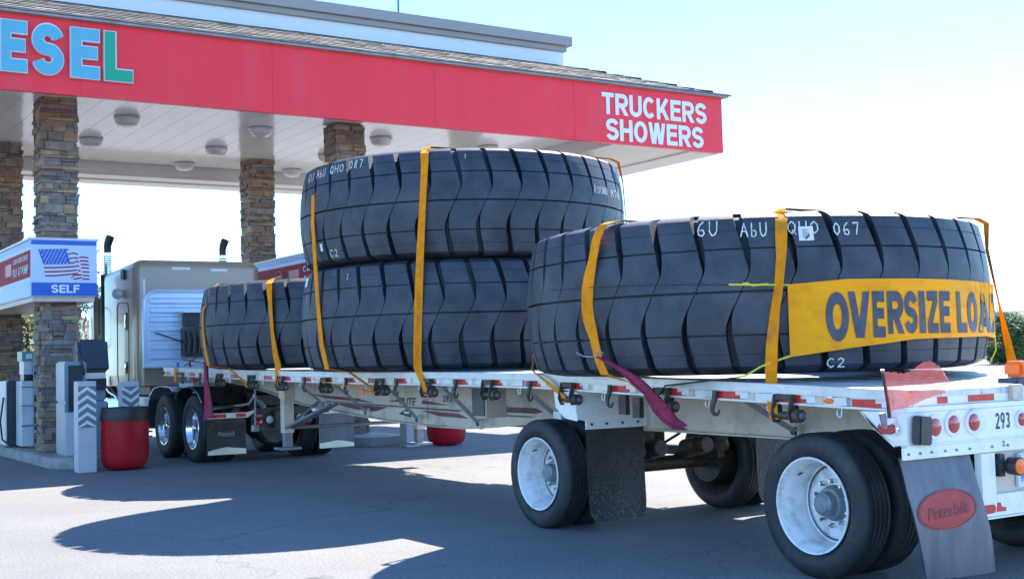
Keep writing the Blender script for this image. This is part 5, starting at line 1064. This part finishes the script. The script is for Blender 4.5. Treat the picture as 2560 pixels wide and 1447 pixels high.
# tractor tail: flaps, brackets, lights
FY = 17.6
for s_, xa in ((1, 5.88), (-1, 8.22)):
    X = lambda d: xa+s_*d
    mb = MB(); mb.bx(min(X(0), X(.59)), max(X(0), X(.59)), FY, FY+.012, .14, .665, BLK if s_ > 0 else FLAPG); f2 = mb.build('mud_flap', tra)
    mb = MB(); mb.poly([(X(.01), FY-.004, .145), (X(.585), FY-.004, .14), (X(.585), FY-.004, .215), (X(.40), FY-.004, .235), (X(.29), FY-.004, .25), (X(.18), FY-.004, .235), (X(.01), FY-.004, .20)], (0, 1, 0), .004, mat('weight_plate', (.62, .58, .48), .35, .5)); mb.build('flap_weight', f2)
    mb = MB(); mb.bx(min(X(-.01), X(.62)), max(X(-.01), X(.62)), FY-.02, FY+.03, .668, .745, ALU); mb.poly([(X(.62), FY, .668), (X(.62), FY, .745), (X(.72), FY, .77), (X(.72), FY, .74)], (0, 1, 0), .02, ALU)
    mb.build('flap_hanger', tra)
    mb = MB()
    for a, b_, m_ in ((.13, .28, TAPER), (.28, .43, TAPEW), (.43, .58, TAPER), (0.01, .13, FMAR if s_ > 0 else TAPEW)):
        mb.bx(min(X(a), X(b_)), max(X(a), X(b_)), FY-.0235, FY-.0205, .68, .73, m_)
    each(mb, 'hanger_tape', tra)
    if s_ > 0:
        mb = MB(); ring_ = [(X(.29)+.17*math.cos(a), FY-.006, .44+.075*math.sin(a)) for a in [k*math.pi/16 for k in range(33)]]; mb.tube(ring_, .005, STEEL, 6)
        put_text(mb, 'Peterbilt', plane((X(.155), FY-.001, .405), (.27, 0, 0), (0, 0, .075), (0, -1, 0)), GREY, .003, .01, .92, .35); mb.build('oval_emblem', f2)
mb = MB(); mb.tube([(5.9, FY+.15, .80), (6.55, FY+.1, .86), (6.62, FY+.1, .95), (6.64, FY+.1, 1.0)], .018, ALU, 8); mb.bx(5.95, 6.5, FY+.1, FY+.5, .82, .85, BLK); mb.build('hanger_bar', tra, smooth=40)
mb = MB(); mb.bx(6.56, 7.44, 17.62, 17.72, .45, .80, BLK); mb.lathe([(0, .0), (.0, .2), (.05, .24), (.3, .24), (.3, 0)], (7.0, 17.8, .46), (0, 1, 0), BLK, 24); mb.bx(6.9, 7.1, 17.5, 17.62, .5, .75, STEEL); tl_ = mb.build('tail_crossmember', tra)
for xx, zz, m_ in ((6.66, .585, REDL), (6.84, .62, CLR), (7.45, .585, REDL), (7.32, .63, CLR)):
    mb = MB(); mb.lathe([(0, .06), (.02, .055), (.03, .03), (.032, 0)], (xx, 17.6, zz), (0, -1, 0), m_, 20); mb.build('tail_lamp', tra, smooth=40)
mb = MB(); mb.bx(6.62, 6.72, 17.58, 17.61, .67, .70, REDL); mb.build('marker_lamp', tra)
mb = MB(); mb.tube([(6.68, 17.7, .95), (6.7, 17.6, .88), (6.76, 17.62, .80)], .04, GREY, 10); mb.tube([(6.60, 18.2, 1.1), (6.62, 17.9, 1.0), (6.7, 17.7, .93)], .015, BLK, 8); mb.build('hose_coupling', tra, smooth=40)
mb = MB()       # clutter between frame and trailer nose
for k in range(16):
    x_ = random.uniform(6.2, 7.8); y_ = random.uniform(17.9, 20.2); mb.tube([(x_, y_, random.uniform(.75, 1.05)), (x_+random.uniform(-.3, .3), y_+random.uniform(-.4, .4), random.uniform(.7, 1.1)), (x_+random.uniform(-.3, .3), y_+.5, random.uniform(.7, 1.0))], random.uniform(.012, .03), BLK, 6)
mb.build('air_lines', tra)

# ------------------------------------------------------------------ trees and a far building
def leafmat(name, c): 
    return mat(name, c, .6, var=.35, scale=1.5, spec=.3)
def tree(cx, cy, h, rw, label, cat, mats, name='pine_tree', cl=60, per=90, ls=.16, z0=.25, dens=1.0):
    o_ = thing(name, (cx, cy, 0), label, cat)
    mb = MB(); bark = mat('bark', (.09, .065, .05), .9, var=.3, scale=10)
    mb.tube([(cx, cy, 0), (cx+.1, cy, h*.4), (cx-.05, cy+.1, h*.93)], [h*.028, h*.02, h*.005], bark, 8)
    tips = []
    for k in range(cl):
        z = h*(z0+(1-z0)*random.random()**.9); f = 1-((z/h-z0)/(1-z0)); rr = rw*(f**.7)*random.uniform(.45, 1.0) if name == 'pine_tree' else rw*math.sqrt(max(.05, 1-((z/h-.55)/.5)**2))*random.uniform(.4, 1)
        a = random.uniform(0, 2*math.pi); p = Vector((cx+rr*math.cos(a), cy+rr*math.sin(a), z)); tips.append((p, rr)); 
        if k % 2 == 0: mb.tube([(cx, cy, z*.9), ((cx+p.x)/2, (cy+p.y)/2, z*.97), tuple(p)], [h*.008, h*.005, h*.002], bark, 5)
    mb.build('trunk', o_)
    mb = MB()
    for (p, rr) in tips:
        cs = rw*random.uniform(.14, .30); m_ = random.choice(mats)
        for q in range(per):
            d = Vector((random.gauss(0, 1), random.gauss(0, 1), random.gauss(0, .6)))*cs*.6; c_ = p+d; a_ = Vector((random.uniform(-1, 1), random.uniform(-1, 1), random.uniform(-1, 1))).normalized(); b_ = a_.orthogonal().normalized(); l_ = ls*random.uniform(.6, 1.4)
            mb.add([c_-a_*l_, c_+b_*l_*.35, c_+a_*l_, c_-b_*l_*.35], [(0, 1, 2, 3)], m_)
    mb.build('crown', o_)
YG = [leafmat('leaf_yellow_green', (.20, .21, .045)), leafmat('leaf_olive', (.12, .14, .04)), leafmat('leaf_light', (.30, .28, .07))]
DG = [leafmat('leaf_green', (.09, .17, .045)), leafmat('leaf_mid', (.14, .22, .065)), leafmat('leaf_dark', (.06, .13, .04))]
PG = [leafmat('needle_green', (.05, .09, .05)), leafmat('needle_grey', (.08, .12, .07))]
tree(11.6, 60, 5.2, 2.6, 'yellow green tree seen between the two left stone columns', 'tree', YG, 'leafy_tree', 110, 80, .13, .1)
tree(19.0, 82, 9.6, 2.6, 'sparse dark pine seen between the near column and the tractor', 'tree', PG, 'pine_tree', 70, 60, .16, .3)
tree(7.5, 64, 4.6, 2.2, 'low olive tree at the far left behind the pumps', 'tree', YG, 'leafy_tree', 70, 70, .13, .1)
for (x_, y_, h_, r_, lb) in ((82.6, 60, 3.7, 2.2, 'round green shrub right of the tail tyre'), (86.6, 61, 2.5, 2.4, 'lower green shrub at the right edge behind the orange beacon'), (79.0, 63, 3.3, 2.4, 'green shrub hidden partly behind the tail tyre')):
    tree(x_, y_, h_, r_, lb, 'shrub', DG, 'leafy_shrub', 120, 110, .13, .05)
bd = thing('low_building', (17, 75, 0), 'low dark roofed building with white rail far behind the tractor mirror', 'building')
mb = MB(); mb.bx(13.5, 19, 74, 80, 0, 3.0, SCRM); mb.build('wall', bd); mb = MB(); mb.poly([(13.2, 73.6, 3.0), (19.3, 73.6, 3.0), (18.3, 77, 4.4), (14.2, 77, 4.4)], (0, 1, .3), .3, SHK[2]); mb.build('roof', bd)
mb = MB(); mb.bx(13.5, 19, 73.5, 73.6, 2.45, 2.55, LTW)
for k in range(12): mb.bx(13.6+k*.48, 13.66+k*.48, 73.5, 73.6, 1.5, 2.45, LTW)
mb.build('railing', bd)
